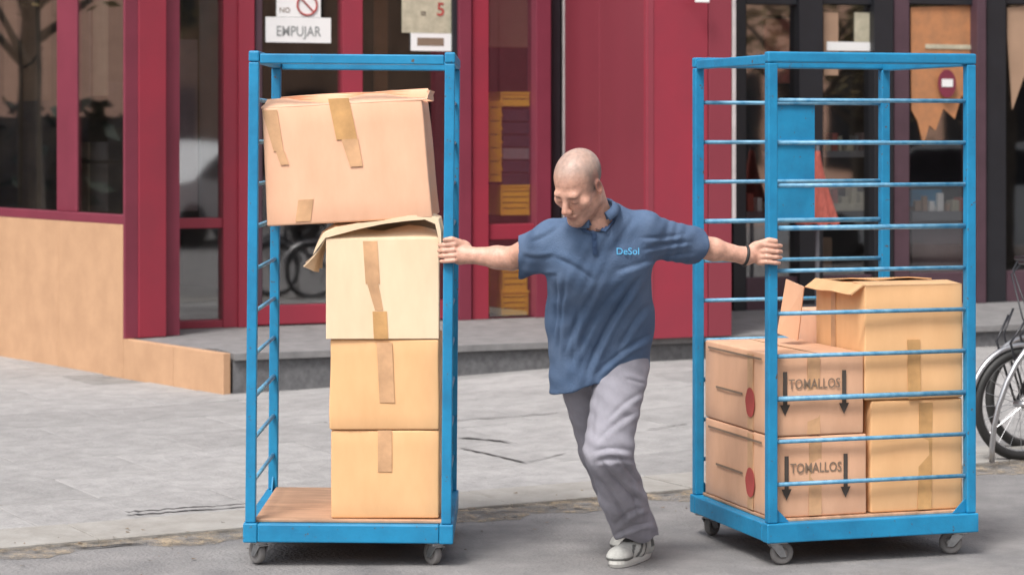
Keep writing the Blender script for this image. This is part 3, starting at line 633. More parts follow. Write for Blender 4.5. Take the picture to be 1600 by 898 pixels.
# ------------------------------------------------------------------ cartons
from mathutils import noise as mn
def carton(label, w_, d_, h_, loc, rot, mkey, tapes=(), seams=True, flaps=(), bulge=.004, seed=0, grp='cardboard cartons on the trolleys', open_top=False):
    e = empty('carton', loc, rot=rot); tag(e, label, 'carton', grp)
    g = .0012
    if not open_top:
        v, f = rbox(w_ / 2, d_ / 2, h_ / 2, .007, 5)
        vv = []
        for p in v:
            p = Vector(p); nz = mn.noise((p + Vector((seed * 3.1, 0, 0))) * 5.0)
            fx = 1 - abs(p.x / (w_ / 2)); fy = 1 - abs(p.y / (d_ / 2)); fz = 1 - abs(p.z / (h_ / 2))
            vv.append((p.x * (1 + bulge * 1.5 * fy * fz) + nz * .004, p.y * (1 + bulge * 3 * fx * fz) + nz * .005, p.z + h_ / 2 - (.004 * fx * fy if p.z > 0 else 0)))
        link('carton_body', pyd('carton_body', vv, f), M[mkey], e, smooth=True)
    else:
        th = .006; mb = MB()
        mb.box(-w_ / 2, w_ / 2, -d_ / 2, -d_ / 2 + th, 0, h_, r=.002); mb.box(-w_ / 2, w_ / 2, d_ / 2 - th, d_ / 2, 0, h_, r=.002)
        mb.box(-w_ / 2, -w_ / 2 + th, -d_ / 2 + th, d_ / 2 - th, 0, h_, r=.002); mb.box(w_ / 2 - th, w_ / 2, -d_ / 2 + th, d_ / 2 - th, 0, h_, r=.002)
        mb.box(-w_ / 2 + th, w_ / 2 - th, -d_ / 2 + th, d_ / 2 - th, 0, th)
        mb.build('carton_body', M[mkey], e)
    for (face, pts, mk) in tapes:                   # pts: quad outline in face coords (u right, z up from the base)
        v = []
        for off in (.0022, .0):
            for (u, z) in pts:
                bl = bulge * 3 * d_ / 2 * max(0, (1 - abs(u / (w_ / 2)))) * max(0, 1 - abs((z - h_ / 2) / (h_ / 2))) if face == 'front' else bulge * 1.5 * w_ / 2 * max(0, 1 - abs(u / (d_ / 2))) * max(0, 1 - abs((z - h_ / 2) / (h_ / 2)))
                k = off + .0022 + bl if not open_top else off
                if face == 'front': v.append((u, -d_ / 2 - k, z))
                elif face == 'left': v.append((-w_ / 2 - k, -u, z))
                elif face == 'right': v.append((w_ / 2 + k, u, z))
        n = len(pts); link('packing_tape', pyd('packing_tape', v, [tuple(range(n)), tuple(range(2 * n - 1, n - 1, -1))] + [(i, n + i, n + (i + 1) % n, (i + 1) % n) for i in range(n)]), M[mk], e)
    for (edge, length, ang, taper, wob) in flaps:   # flap hinged on a top edge
        n1, n2 = 8, 5; L = (w_ if edge in ('front', 'back') else d_) - .006; v = []; f = []
        for sgn in (0, 1):
            for j in range(n2 + 1):
                for i in range(n1 + 1):
                    u = (i / n1 - .5) * L * (1 - taper * j / n2); r_ = length * j / n2
                    a_ = ang + wob * math.sin(i * 1.3 + seed) * (j / n2)
                    out = r_ * math.cos(a_); up = r_ * math.sin(a_) + (.004 if sgn else 0) * math.cos(a_); out -= (.004 if sgn else 0) * math.sin(a_)
                    if edge == 'front': v.append((u, -d_ / 2 - out, h_ + up))
                    elif edge == 'back': v.append((-u, d_ / 2 + out, h_ + up))
                    elif edge == 'left': v.append((-w_ / 2 - out, -u, h_ + up))
                    else: v.append((w_ / 2 + out, u, h_ + up))
        NV = (n1 + 1) * (n2 + 1)
        for j in range(n2):
            for i in range(n1):
                a_ = j * (n1 + 1) + i; f.append((a_, a_ + 1, a_ + n1 + 2, a_ + n1 + 1)); f.append((NV + a_, NV + a_ + n1 + 1, NV + a_ + n1 + 2, NV + a_ + 1))
        rim = [i for i in range(n1 + 1)] + [j * (n1 + 1) + n1 for j in range(1, n2 + 1)] + [n2 * (n1 + 1) + i for i in range(n1 - 1, -1, -1)] + [j * (n1 + 1) for j in range(n2 - 1, 0, -1)]
        for q in range(len(rim)): a_, b_ = rim[q], rim[(q + 1) % len(rim)]; f.append((b_, a_, NV + a_, NV + b_))
        link('flap', pyd('flap', v, f), M[mkey], e, smooth=False)
    if seams and not open_top:
        MB().box(-.0015, .0015, -d_ / 2 + .01, d_ / 2 - .01, h_ - .008, h_ + .0006).build('lid_seam', M['edge'], e)
    return e
def qd(u0, z0, u1, z1, wd, wd2=None):             # slanted strip
    wd2 = wd if wd2 is None else wd2
    return [(u0 - wd / 2, z0), (u0 + wd / 2, z0), (u1 + wd2 / 2, z1), (u1 - wd2 / 2, z1)]
YF = 8.535                                          # front of the left stack
def fx(px, Y=YF): return (px - 800) * Y / F
def fz(py, Y=YF): return CAMZ - (py - HY) * Y / F
DZ = .1695
def stack_box(label, px0, px1, py0, py1, z0, depth, mk, yoff=0, **k):
    w_ = fx(px1) - fx(px0); h_ = fz(py0) - z0
    return carton(label, w_, depth, h_ - .0025, ((fx(px0) + fx(px1)) / 2, YF + yoff + depth / 2, z0), (0, 0, k.pop('rz', 0)), mk, **k), z0 + h_
b1, z = stack_box('plain tan carton at the bottom of the tall stack on the left trolley', 517, 686, 671, 812, DZ, .42, 'cardA', seed=1, tapes=[('front', qd(.0, .17, .0, .32, .05), 'tape2')])
b2, z = stack_box('tan carton second from the bottom of the tall stack on the left trolley', 515.5, 686, 529, 668, z, .42, 'cardA', yoff=-.004, seed=2, tapes=[('front', qd(.01, .10, .0, .317, .055), 'tape2')])
b3, z3 = stack_box('pale cream carton with flared open flaps under the top carton', 508, 684, 372, 528, z, .40, 'cardC', yoff=-.01, rz=R(1.2), seed=3, open_top=True,
    tapes=[('front', qd(-.005, .0, -.01, .10, .052), 'tape'), ('front', qd(-.012, .104, -.035, .20, .03, .04), 'tape2'), ('front', qd(-.035, .20, -.045, .355, .052), 'tape2')],
    flaps=[('front', .10, R(68 + 90), .05, .12), ('left', .13, R(-62), .05, .25), ('right', .055, R(55), .1, .2), ('back', .12, R(120), .05, .1)])
# lifted crumpled flap across the gap, a loose sheet of card
v = []; f = []; n = 14
top = [(494, 386), (503, 362), (522, 349), (560, 344), (600, 343), (640, 333), (672, 330), (690, 338), (694, 360), (692, 384)]
bot = [(489, 398), (508, 372), (530, 366), (560, 358), (598, 350), (636, 345), (664, 343), (680, 350), (684, 368), (687, 386)]
for k, (a_, b_) in enumerate(zip(top, bot)):
    for dy, (px, py) in ((.26 if 0 < k < 8 else .1, a_), (.0, ((a_[0] + b_[0]) / 2, (a_[1] + b_[1]) / 2 - 2)), (-.03, b_)): p = P(px, py, YF - .02 + max(dy, 0) * 0.35); v.append((p.x, p.y, p.z))
for k in range(len(top) - 1):
    for j in range(2): a_ = k * 3 + j; f.append((a_ + 1, a_ + 4, a_ + 3, a_))
cvx = sum(p[0] for p in v) / len(v); cvz = min(p[2] for p in v)
o = link('card_sheet', pyd('card_sheet', [(p[0] - cvx, p[1] - YF, p[2] - cvz) for p in v], f), M['cardC'], None, (cvx, YF, cvz)); tag(o, 'bent strip of pale card squashed between the cream carton and the top carton', 'card', None)
md = o.modifiers.new('thickness', 'SOLIDIFY'); md.thickness = .006
# top carton, tilted
pbl, pbr, ptr, ptl = P(418, 355, 8.52), P(683, 339, 8.52), P(666, 156, 8.52), P(412, 160, 8.52)
wt = .605; ht = .430; tl = math.atan2(pbr.z - pbl.z, pbr.x - pbl.x)
mid = (pbl + pbr) / 2; dt = .50
b4 = carton('big pinkish carton with torn top, tilted, topmost on the left trolley', wt, dt, ht, (mid.x - .004, 8.52 + dt / 2, mid.z), (0, -tl + R(.4), R(-1.0)), 'cardB', seed=4, bulge=.006, seams=False,
    tapes=[('front', qd(-.245, .27, -.27, .42, .035, .055), 'tape2'), ('front', qd(-.225, .22, -.24, .27, .03), 'tape2'), ('front', qd(.005, .30, -.018, .45, .075), 'tape'), ('front', qd(.035, .20, .015, .30, .045, .06), 'tape2'), ('front', qd(-.17, .012, -.155, .09, .055), 'tape2')],
    flaps=[('front', .10, R(168), .04, .16), ('right', .035, R(80), .15, .3), ('left', .02, R(110), .2, .3), ('back', .05, R(95), .06, .3)])
# skew of the carton: narrower top
for ch in b4.children:
    if ch.name.startswith('carton_body'):
        for vv_ in ch.data.vertices: vv_.co.x -= .020 * max(0, vv_.co.z / ht) * (1 if vv_.co.x > 0 else -.35)
# right trolley cartons in its own frame (x = toward the camera, y = along the near panel)
Rt = Matrix.Rotation(TH, 4, 'Z'); Ct = Vector((cx, cy, 0))
def tw(x, y, z): return Ct + Rt @ Vector((x, y, z))
# carton frame: local front (-y) faces the near panel => rotate by TH+90
def rcarton(label, y0, y1, x_near, depth, z0, h_, mk, **k):
    c = tw(x_near - depth / 2, (y0 + y1) / 2, z0); return carton(label, y1 - y0, depth, h_ - .0025, c, (0, 0, TH + R(90) + k.pop('rz', 0)), mk, **k)
xn = WC / 2 - .026; HA = .296
yA0, yA1, yB0, yB1 = -.384, -.008, .010, .386
tpA = [('front', qd(-.02, .005, -.02, .285, .05), 'tape2'), ('left', qd(.13, .005, .13, .285, .05), 'tape2')]
def marks(e, w_, d_, h_, dz):
    k = -d_ / 2 - .0075
    for u in (-.135, .10):
        mb = MB(); mb.box(u - .008, u + .008, k, k + .001, dz - .005, dz + .115)
        mb.prism([(u - .02, dz - .005), (u, dz - .045), (u + .02, dz - .005)], 0, .001)
        vs = mb.v[-6:]; mb.v[-6:] = [(x_, k + z_, y_) for x_, y_, z_ in vs]
        mb.build('arrow_mark', M['ink'], e)
    txt(e, 'TOMALLOS', .050, (-.018, k, dz + .068), 'greyink', .0002, sx=.80)
    k = -w_ / 2 - .0065
    rotl = (R(90), 0, R(-90))
    mb = MB(); n = 28; ww = .050
    vv = [(ww * .85 * math.cos(6.2832 * i / n) * (1 + .05 * math.sin(i * 5)), ww * 1.1 * math.sin(6.2832 * i / n), zz) for zz in (0, .001) for i in range(n)]
    mb.add(vv, [tuple(range(n)), tuple(range(2 * n - 1, n - 1, -1))] + [(i, n + i, n + (i + 1) % n, (i + 1) % n) for i in range(n)])
    # left face coords: position (x=-w/2-k, y=-u)
    mb.build('red_seal', M['redink'], e, (k, -(d_ / 2 - .19) , .105), (R(90), 0, R(-90)))
    for zz, u0, u1 in ((dz + .15, -.28, .24), (.125, -.2, .06)):
        MB().box(k, k + .001, -min(u1, d_ / 2 - .03), -max(u0, -d_ / 2 + .03), zz, zz + .008).build('print_line', M['greyink'], e)
A1 = rcarton('printed carton with red seal at the bottom left of the right trolley', yA0, yA1, xn, .65, DZ, HA, 'cardD', seed=5, tapes=tpA); marks(A1, yA1 - yA0, .65, HA, .11)
A2 = rcarton('printed carton with red seal resting on the bottom left one in the right trolley', yA0, yA1 - .012, xn, .65, DZ + HA, HA + .004, 'cardD', seed=6, tapes=tpA); marks(A2, yA1 - yA0 - .012, .65, HA, .12)
B1 = rcarton('plain tan carton at the bottom right of the right trolley', yB0, yB1, xn - .002, .60, DZ, .415, 'cardA', seed=7, tapes=[('front', qd(.03, .005, .035, .40, .055), 'tape')])
B2 = rcarton('tall tan carton with lifted lid on the upper right of the right trolley', yB0 - .022, yB1, xn + .002, .44, DZ + .415, .425, 'cardA', seed=8, rz=R(-.6), open_top=False, seams=True,
    tapes=[('front', qd(-.0, .0, -.005, .22, .05), 'tape'), ('left', qd(-.05, .02, -.05, .41, .04), 'tape2')],
    flaps=[('left', .06, R(-35), .05, .05), ('front', .12, R(176), .0, .0), ('back', .2, R(177), .02, .02)])
B3 = rcarton('low hidden carton behind the tall open one in the right trolley', yB0, yB1, xn - .46, .2, DZ + .415, .3, 'cardB', seed=9)
# loose folded card leaning at the left of the upper carton
v = [(1214, 520, 9.0), (1246, 532, 8.95), (1256, 448, 8.92), (1228, 436, 8.98)]
pts = [P(*q) for q in v]; c = pts[0]
o = link('card_sheet', pyd('card_sheet', [tuple(p - c) for p in pts], [(0, 1, 2, 3)]), M['cardD'], None, tuple(c)); o.modifiers.new('thickness', 'SOLIDIFY').thickness = .006
tag(o, 'loose greyish card leaning against the left side of the tall open carton', 'card')

# ------------------------------------------------------------------ bicycle and stand at the right edge
def wheel_tube(c, r, tr_, d, n=48): return [c + d * (r * math.cos(6.2832 * i / n)) + Vector((0, 0, r * math.sin(6.2832 * i / n))) for i in range(n)]
gY = 11.2; g0 = P(1596, 0, gY); bk = empty('bicycle', (g0.x, gY, ground(g0.x, gY) + .012)); tag(bk, 'black and silver bicycle parked at the right edge behind the trolley', 'bicycle')
D = Vector((-.93, -.36, 0)).normalized(); Sd = Vector((-D.y, D.x, 0)); RW = .262
def bike_wheel(c):
    wl_ = MB().tube(wheel_tube(c, RW - .018, 0, D), .022, 10, closed=True).build('tyre', M['blackrub'], bk, smooth=True)
    MB().tube(wheel_tube(c, RW - .040, 0, D), .006, 8, closed=True).build('rim', M['steel'], wl_, smooth=True)
    mb = MB()
    for i in range(20):
        a = 6.2832 * i / 20; mb.tube([c + Sd * (.02 * (-1) ** i), c + D * ((RW - .045) * math.cos(a)) + Vector((0, 0, (RW - .045) * math.sin(a)))], .0014, 4)
    mb.build('spokes', M['chrome'], wl_)
    MB().tube([c - Sd * .045, c + Sd * .045], .018, 12).build('hub', M['chrome'], wl_, smooth=True)
    MB().tube([c + D * ((RW + .02) * math.cos(a)) + Vector((0, 0, (RW + .02) * math.sin(a))) for a in [R(15 + 8 * i) for i in range(20)]], .014, 8).build('mudguard', M['chrome'], bk, smooth=True)
Z = Vector((0, 0, 1)); cf = Vector((0, 0, RW)); cr = -D * 1.0 + Vector((0, 0, RW)); hd = -D * .12 + Z * .62; bb_ = -D * .55 + Z * .27; st = -D * .68 + Z * .60
bike_wheel(cf); bike_wheel(cr)
mb = MB(); mb.tube([hd + Z * .04, hd - Z * .10], .018); mb.tube([hd - Z * .08, bb_], .017); mb.tube([bb_, st], .014)
for q in (-1, 1): mb.tube([bb_ + Sd * .03 * q, cr + Sd * .05 * q], .009); mb.tube([st, cr + Sd * .05 * q], .008)
mb.build('frame', M['black'], bk, smooth=True)
mb = MB()
for q in (-1, 1): mb.tube([hd - Z * .1, hd - Z * .12 + Sd * .04 * q, cf + Sd * .045 * q], .010, 8)
mb.build('fork', M['black'], bk, smooth=True)
mb = MB(); mb.tube([hd + Z * .04, hd + Z * .30], .012); mb.tube([hd + Z * .30 - Sd * .27 - D * .05, hd + Z * .31 - Sd * .1, hd + Z * .31 + Sd * .1, hd + Z * .30 + Sd * .27 - D * .05], .011)
mb.tube([hd + Z * .30 + Sd * .14, hd + Z * .27 + D * .09 + Sd * .14, hd + Z * .10 + D * .12 + Sd * .1, hd - Z * .05 + D * .06], .004)
mb.tube([hd + Z * .29 - Sd * .2, hd + Z * .25 + D * .07 - Sd * .16, hd + Z * .05 + D * .10 - Sd * .02, hd - Z * .1 + D * .03], .004)
mb.build('handlebar', M['black'], bk, smooth=True)
mb = MB(); mb.tube([st, st + Z * .17], .012); sv, sf_ = rbox(.12, .07, .025, .024, 2); mb.add([Vector(p) + st + Z * .19 for p in sv], sf_); mb.build('saddle', M['black'], bk)
mb = MB(); mb.tube([bb_ - Sd * .06, bb_ + Sd * .06], .012); mb.tube([bb_ + Sd * .06, bb_ + Sd * .06 - Z * .15 + D * .05], .008); mb.tube([bb_ - Sd * .06, bb_ - Sd * .06 + Z * .15 - D * .05], .008); mb.build('pedals', M['chrome'], bk)
mb = MB(); mb.tube([cf + Z * .0 + Sd * .05, cf + Z * .3 + Sd * .06 + D * .1, cf + Z * .42 + D * .02 + Sd * .08], .006); mb.tube([cf + Z * .0 - Sd * .05, cf + Z * .3 - Sd * .06 + D * .1, cf + Z * .42 + D * .02 - Sd * .08], .006)
mb.build('mudguard_stay', M['black'], bk, smooth=True)
def copy_tree(o, par=None):
    c_ = o.copy(); COL.objects.link(c_); c_.parent = par
    for ch in list(o.children): copy_tree(ch, c_)
    return c_
b2_ = copy_tree(bk); b2_.location = bk.location + Vector((.12, .42, .0)); b2_.rotation_euler = (0, 0, R(9)); b2_['label'] = 'second bicycle standing just behind the front one at the right edge'
bk['label'] = 'front bicycle with black frame and silver mudguard at the right edge'; bk['group'] = b2_['group'] = 'bicycles parked at the stand'
hY = 10.95; h0 = P(1550, 722, hY)
hp = [(1550, 722), (1550, 700), (1553, 668), (1560, 635), (1573, 598), (1588, 568), (1604, 545), (1625, 532), (1660, 530), (1695, 545), (1712, 600), (1716, 724)]
pts = [P(a, b, hY + .0012 * (a - 1550)) for a, b in hp]; 
o = MB().tube([p - Vector((h0.x, hY, 0)) for p in pts], .0135, 12).build('bike_stand', M['chrome'], None, (h0.x, hY, 0.0), smooth=True); tag(o, 'shiny curved silver tube of a bike stand in front of the bicycle', 'stand')

# ------------------------------------------------------------------ street opposite, seen only in the glass
def block(name, label, loc, rz, W_, D_, H_, mk, floors, cols):
    e = empty(name, loc, rz); tag(e, label, 'building')
    MB().box(-W_ / 2, W_ / 2, 0, D_, 0, H_).build('wall', M[mk], e)
    for i in range(floors):
        for j in range(cols):
            x = -W_ / 2 + W_ * (j + .5) / cols; z = 1.0 + i * 3.0
            MB().box(x - .6, x + .6, -.03, .02, z, z + 1.6).build('window', M['carglass'], e)
    return e
block('street_building', 'sandstone building across the street mirrored in the red shopfront glass', (13, -14, 0), R(180), 34, 6, 9, 'sand', 2, 9)
block('street_building', 'dark building mirrored in the black framed shop windows', (18.6, 6.6, 0), R(-65), 22, 5, 9, 'pink', 2, 12)
block('street_building', 'pinkish building mirrored in the far left window', (-16, 22, 0), R(60), 16, 5, 8, 'pink', 2, 4)
hd_ = empty('hedge', (-11.8, 20.6, 0), R(60)); tag(hd_, 'dark hedge added to darken the low reflections in the far left window', 'hedge')  # added out of view to give the side window its dark lower reflection
mb = MB()
for q in range(1500):
    c_ = Vector((random.uniform(-5, 5), random.uniform(-.35, .35), random.uniform(0, 1.9) ** 1.0)); a_ = random.uniform(0, 6.28); s_ = .12
    u_ = Vector((math.cos(a_), math.sin(a_), random.uniform(-1, 1))) * s_; w_ = Vector((-math.sin(a_), math.cos(a_), random.uniform(-1, 1))) * s_ * .7
    mb.add([c_ - u_, c_ - w_, c_ + u_, c_ + w_], [(0, 1, 2, 3)])
M['hedge'] = mat('dark_leaf', (.02, .03, .015), .8, var=.3); mb.build('foliage', M['hedge'], hd_); MB().box(-5, 5, -.25, .25, 0, 1.75).build('inner_twigs', M['bark'], hd_)
def car(label, loc, rz):
    e = empty('parked_car', loc, rz); tag(e, label, 'car')
    low = [(-2.1, .25), (-2.15, .55), (-2.05, .85), (-1.2, .93), (1.75, .93), (2.08, .85), (2.12, .4), (2.0, .25)]
    up = [(-1.15, .93), (-.45, 1.40), (-.2, 1.46), (.9, 1.46), (1.15, 1.40), (1.75, .93)]
    def ext(poly, y0, y1, ins=0):
        n = len(poly); v = [(x, y0, z) for x, z in poly] + [(x, y1, z) for x, z in poly]
        return v, [tuple(range(n)), tuple(range(2 * n - 1, n - 1, -1))] + [(i, n + i, n + (i + 1) % n, (i + 1) % n) for i in range(n)]
    mb = MB(); mb.add(*ext(low, -.86, .86)); mb.build('body', M['carwhite'], e)
    mb = MB(); mb.add(*ext(up, -.72, .72)); mb.build('cabin', M['carwhite'], e)
    for poly in ([(-.98, .96), (-.42, 1.36), (.2, 1.39), (.2, .96)], [(.3, .96), (.3, 1.39), (1.05, 1.36), (1.55, .96)]):
        mb = MB(); mb.add(*ext(poly, -.735, .735)); mb.build('side_glass', M['carglass'], e)
    for x in (-1.35, 1.3):
        for y in (-.87, .67): MB().tube([(x, y, .31), (x, y + .2, .31)], .31, 20).build('wheel', M['blackrub'], e)
    return e
car('white parked car mirrored in the narrow red framed window', (9.35, 1.4, 0), R(-12)); car('white parked car mirrored in the rightmost pane', (12.5, 12.2, 0), R(62))
def tree(label, loc, h_):
    e = empty('street_tree', loc); tag(e, label, 'tree', 'street trees mirrored in the glass')
    mb = MB(); mb.tube([(0, 0, 0), (.05, .03, h_ * .3), (-.04, .02, h_ * .6)], .14, 10, r2=.08)
    lf = MB()
    for k in range(9):
        a = k * 2.4; z = h_ * (.35 + .05 * (k % 6)); e1 = Vector((math.cos(a) * 1.1, math.sin(a) * 1.1, z + .9)); mb.tube([(0, 0, z), tuple(e1 * .55 + Vector((0, 0, z * .45))), tuple(e1)], .05, 6, r2=.015)
        for q in range(130):
            c = e1 + Vector((random.gauss(0, .45), random.gauss(0, .45), random.gauss(.2, .4))); a2 = random.uniform(0, 6.28); s = random.uniform(.05, .1)
            u = Vector((math.cos(a2), math.sin(a2), random.uniform(-.5, .5))) * s; vv = Vector((-math.sin(a2), math.cos(a2), random.uniform(-.6, .6))) * s * .6
            lf.add([c - u, c - vv, c + u, c + vv], [(0, 1, 2, 3)])
    mb.build('trunk', M['bark'], e); lf.build('crown', M['leaf'], e)
tree('leafy street tree mirrored in the far left window', (-8.2, 18.75, 0), 6); tree('leafy street tree mirrored in the red shopfront', (7.0, -4.0, 0), 6); tree('yellowing street tree mirrored between the black posts', (11.5, 13.5, 0), 5.5); tree('dark street tree mirrored behind the blue plate', (10.2, 11.6, 0), 4.8); tree('small street tree mirrored low in the black framed panes', (13.2, 10.2, 0), 4.2); tree('yellowing street tree mirrored beside the round sign', (13.5, 6.5, 0), 6.5); tree('leafy street tree mirrored near the yellow crates', (13, -6, 0), 6); tree('leafy street tree mirrored in the black framed windows', (15, 9, 0), 6)
# ------------------------------------------------------------------ the man: an implicit surface, meshed once per garment
class Fld:
    def __init__(s, lo, hi, res):
        s.lo = np.array(lo, float); s.res = res; s.n = np.ceil((np.array(hi) - s.lo) / res).astype(int) + 1
        s.a = np.full(s.n, 1.0, np.float32)
    def sub(s, lo, hi):
        i0 = np.clip(np.floor((np.array(lo) - s.lo) / s.res).astype(int), 0, s.n); i1 = np.clip(np.ceil((np.array(hi) - s.lo) / s.res).astype(int) + 1, 0, s.n)
        if np.any(i1 <= i0): return None
        g = [s.lo[k] + s.res * np.arange(i0[k], i1[k], dtype=np.float32) for k in range(3)]
        return tuple(slice(i0[k], i1[k]) for k in range(3)), np.stack(np.meshgrid(*g, indexing='ij'), -1).astype(np.float32)
    def put(s, fn, lo, hi, k=.02, op='u'):
        m = k + .02; r = s.sub(np.array(lo) - m, np.array(hi) + m)
        if r is None: return
        sl, Pn = r; d = fn(Pn).astype(np.float32); a = s.a[sl]
        if op == 'u':
            h = np.clip(.5 + .5 * (a - d) / k, 0, 1); s.a[sl] = a * (1 - h) + d * h - k * h * (1 - h)
        else:
            h = np.clip(.5 - .5 * (a + d) / k, 0, 1); s.a[sl] = a * (1 - h) - d * h + k * h * (1 - h)
    def cap(s, a, b, ra, rb, k=.02, u=None, flat=1.0, op='u'):
        a = np.array(a, np.float32); b = np.array(b, np.float32); R_ = max(ra, rb) * max(1, 1 if flat <= 1 else flat)
        lo = np.minimum(a, b) - R_; hi = np.maximum(a, b) + R_
        if u is not None: u = np.array(u, np.float32); u = u / np.linalg.norm(u)
        def fn(Pn):
            p = Pn - a; ba = b - a
            if u is not None:
                q = (1 / flat - 1); p = p + q * (p @ u)[..., None] * u; ba = ba + q * np.dot(ba, u) * u
            t = np.clip((p @ ba) / max(np.dot(ba, ba), 1e-9), 0, 1)
            return (np.linalg.norm(p - t[..., None] * ba, axis=-1) - (ra + (rb - ra) * t)) * min(1, flat)
        s.put(fn, lo, hi, k, op)
    def ell(s, c, r, Mx=None, k=.02, op='u'):
        c = np.array(c, np.float32); r = np.array(r, np.float32); Mx = np.eye(3, dtype=np.float32) if Mx is None else np.array(Mx, np.float32)
        R_ = r.max()
        def fn(Pn):
            p = (Pn - c) @ Mx                        # columns of Mx are the local axes
            q = p / r; k0 = np.linalg.norm(q, axis=-1); k1 = np.linalg.norm(q / r, axis=-1)
            return k0 * (k0 - 1) / np.maximum(k1, 1e-6)
        s.put(fn, c - R_, c + R_, k, op)
    def mesh(s):
        a = s.a; neg = a < 0; n = s.n; nx, ny, nz = n - 1
        cnt = np.zeros((nx, ny, nz), np.int8)
        for dx in (0, 1):
            for dy in (0, 1):
                for dz in (0, 1): cnt += neg[dx:dx + nx, dy:dy + ny, dz:dz + nz]
        act = (cnt > 0) & (cnt < 8); ids = np.argwhere(act); idx = -np.ones((nx, ny, nz), np.int32); idx[act] = np.arange(len(ids))
        acc = np.zeros((len(ids), 3)); num = np.zeros(len(ids)); C = [np.array([(i >> 2) & 1, (i >> 1) & 1, i & 1]) for i in range(8)]
        val = [a[ids[:, 0] + c[0], ids[:, 1] + c[1], ids[:, 2] + c[2]] for c in C]
        for i in range(8):
            for bit in (1, 2, 4):
                j = i | bit
                if j == i: continue
                v0, v1 = val[i], val[j]; m = (v0 < 0) != (v1 < 0); t = np.where(m, v0 / np.where(m, v0 - v1, 1), 0)
                p = C[i] + t[:, None] * (C[j] - C[i]); acc += np.where(m[:, None], p, 0); num += m
        V = s.lo + s.res * (ids + acc / num[:, None])
        Fs = []
        for ax in range(3):
            o1, o2 = [(1, 2), (2, 0), (0, 1)][ax]
            sl0 = [slice(1, -1)] * 3; sl1 = [slice(1, -1)] * 3; sl0[ax] = slice(0, n[ax] - 1); sl1[ax] = slice(1, n[ax])
            A = neg[tuple(sl0)]; B = neg[tuple(sl1)]; e = np.argwhere(A != B); 
            off = np.ones(3, int); off[ax] = 0; fl = A[tuple(e.T)]; e = e + off
            def g(d1, d2):
                q = e.copy(); q[:, o1] -= d1; q[:, o2] -= d2; return idx[tuple(q.T)]
            quad = np.stack([g(0, 0), g(1, 0), g(1, 1), g(0, 1)], 1); quad[~fl] = quad[~fl][:, ::-1]; Fs.append(quad)
        return V, np.concatenate(Fs)
def fld_obj(name, V, Fq, m, parent, org, col=None):
    me = bpy.data.meshes.new(name); V = V - np.array(org); me.vertices.add(len(V)); me.vertices.foreach_set('co', V.astype(np.float32).ravel())
    me.loops.add(len(Fq) * 4); me.loops.foreach_set('vertex_index', Fq.astype(np.int32).ravel()); me.polygons.add(len(Fq))
    me.polygons.foreach_set('loop_start', np.arange(0, len(Fq) * 4, 4, dtype=np.int32)); me.polygons.foreach_set('loop_total', np.full(len(Fq), 4, dtype=np.int32))
    me.update(calc_edges=True); me.validate(); me.polygons.foreach_set('use_smooth', np.ones(len(me.polygons), dtype=bool))
    if col is not None:
        at = me.color_attributes.new('tone', 'FLOAT_COLOR', 'POINT'); at.data.foreach_set('color', np.concatenate([col, np.ones((len(col), 1))], 1).astype(np.float32).ravel())
    return link(name, me, m, parent)
def relax(V, Fq, it=1, lam=.5):
    for _ in range(it):
        s_ = np.zeros_like(V); c_ = np.zeros(len(V))
        for k in range(4):
            a_, b_ = Fq[:, k], Fq[:, (k + 1) % 4]
            for q in range(3): s_[:, q] += np.bincount(a_, V[b_, q], len(V)) + np.bincount(b_, V[a_, q], len(V))
            c_ += np.bincount(a_, minlength=len(V)) + np.bincount(b_, minlength=len(V))
        V = V * (1 - lam) + lam * s_ / c_[:, None]
    return V
def normals(V, Fq):
    n_ = np.cross(V[Fq[:, 2]] - V[Fq[:, 0]], V[Fq[:, 3]] - V[Fq[:, 1]]); N_ = np.zeros_like(V)
    for k in range(4):
        for q in range(3): N_[:, q] += np.bincount(Fq[:, k], n_[:, q], len(V))
    return N_ / np.maximum(np.linalg.norm(N_, axis=1), 1e-9)[:, None]
def npx(V): return 800 + V[:, 0] / V[:, 1] * F, HY + (CAMZ - V[:, 2]) / V[:, 1] * F
def seg(px, py, x0, y0, x1, y1):                    # distance across and position along a crease, measured on the figure
    dx, dy = x1 - x0, y1 - y0; L = math.hypot(dx, dy); t = ((px - x0) * dx + (py - y0) * dy) / L / L; d = ((px - x0) * dy - (py - y0) * dx) / L
    return d, t
def crease(V, Nn, front, x0, y0, x1, y1, w_, amp, bend=0.0):
    px, py = npx(V); d, t = seg(px, py, x0, y0, x1, y1); d = d + bend * np.sin(np.clip(t, 0, 1) * math.pi)
    m = np.clip(t * 4, 0, 1) * np.clip((1 - t) * 4, 0, 1); w_ = w_ * .72; amp = amp * .85; prof = -np.exp(-np.abs(d / w_) ** 1.5) + .7 * np.exp(-((d - 1.8 * w_) / (1.3 * w_)) ** 2)
    return V + Nn * (amp * prof * m * front)[:, None]

PT = lambda px, py, Y: np.array(P(px, py, Y))
man = empty('person', (.43, 8.5, 0)); ORG = (.43, 8.5, 0)
tag(man, 'man in a blue polo shirt and grey trousers pulling both trolleys, looking down', 'person')
# joints
hipR, hipL = PT(907, 572, 8.50), PT(970, 565, 8.42); kneR, kneL = PT(936, 705, 8.66), PT(950, 704, 8.30); ankR, ankL = PT(984, 826, 8.95), PT(993, 842, 8.64)
pelv = PT(938, 555, 8.45); wais = PT(937, 500, 8.40); ches = PT(936, 410, 8.26); nkb = PT(931, 338, 8.17)
shR, shL = PT(860, 372, 8.25), PT(1006, 358, 8.25); elR, elL = PT(800, 404, 8.44), PT(1092, 385, 8.42); wrR, wrL = PT(725, 398, 8.47), PT(1166, 400, 8.47)
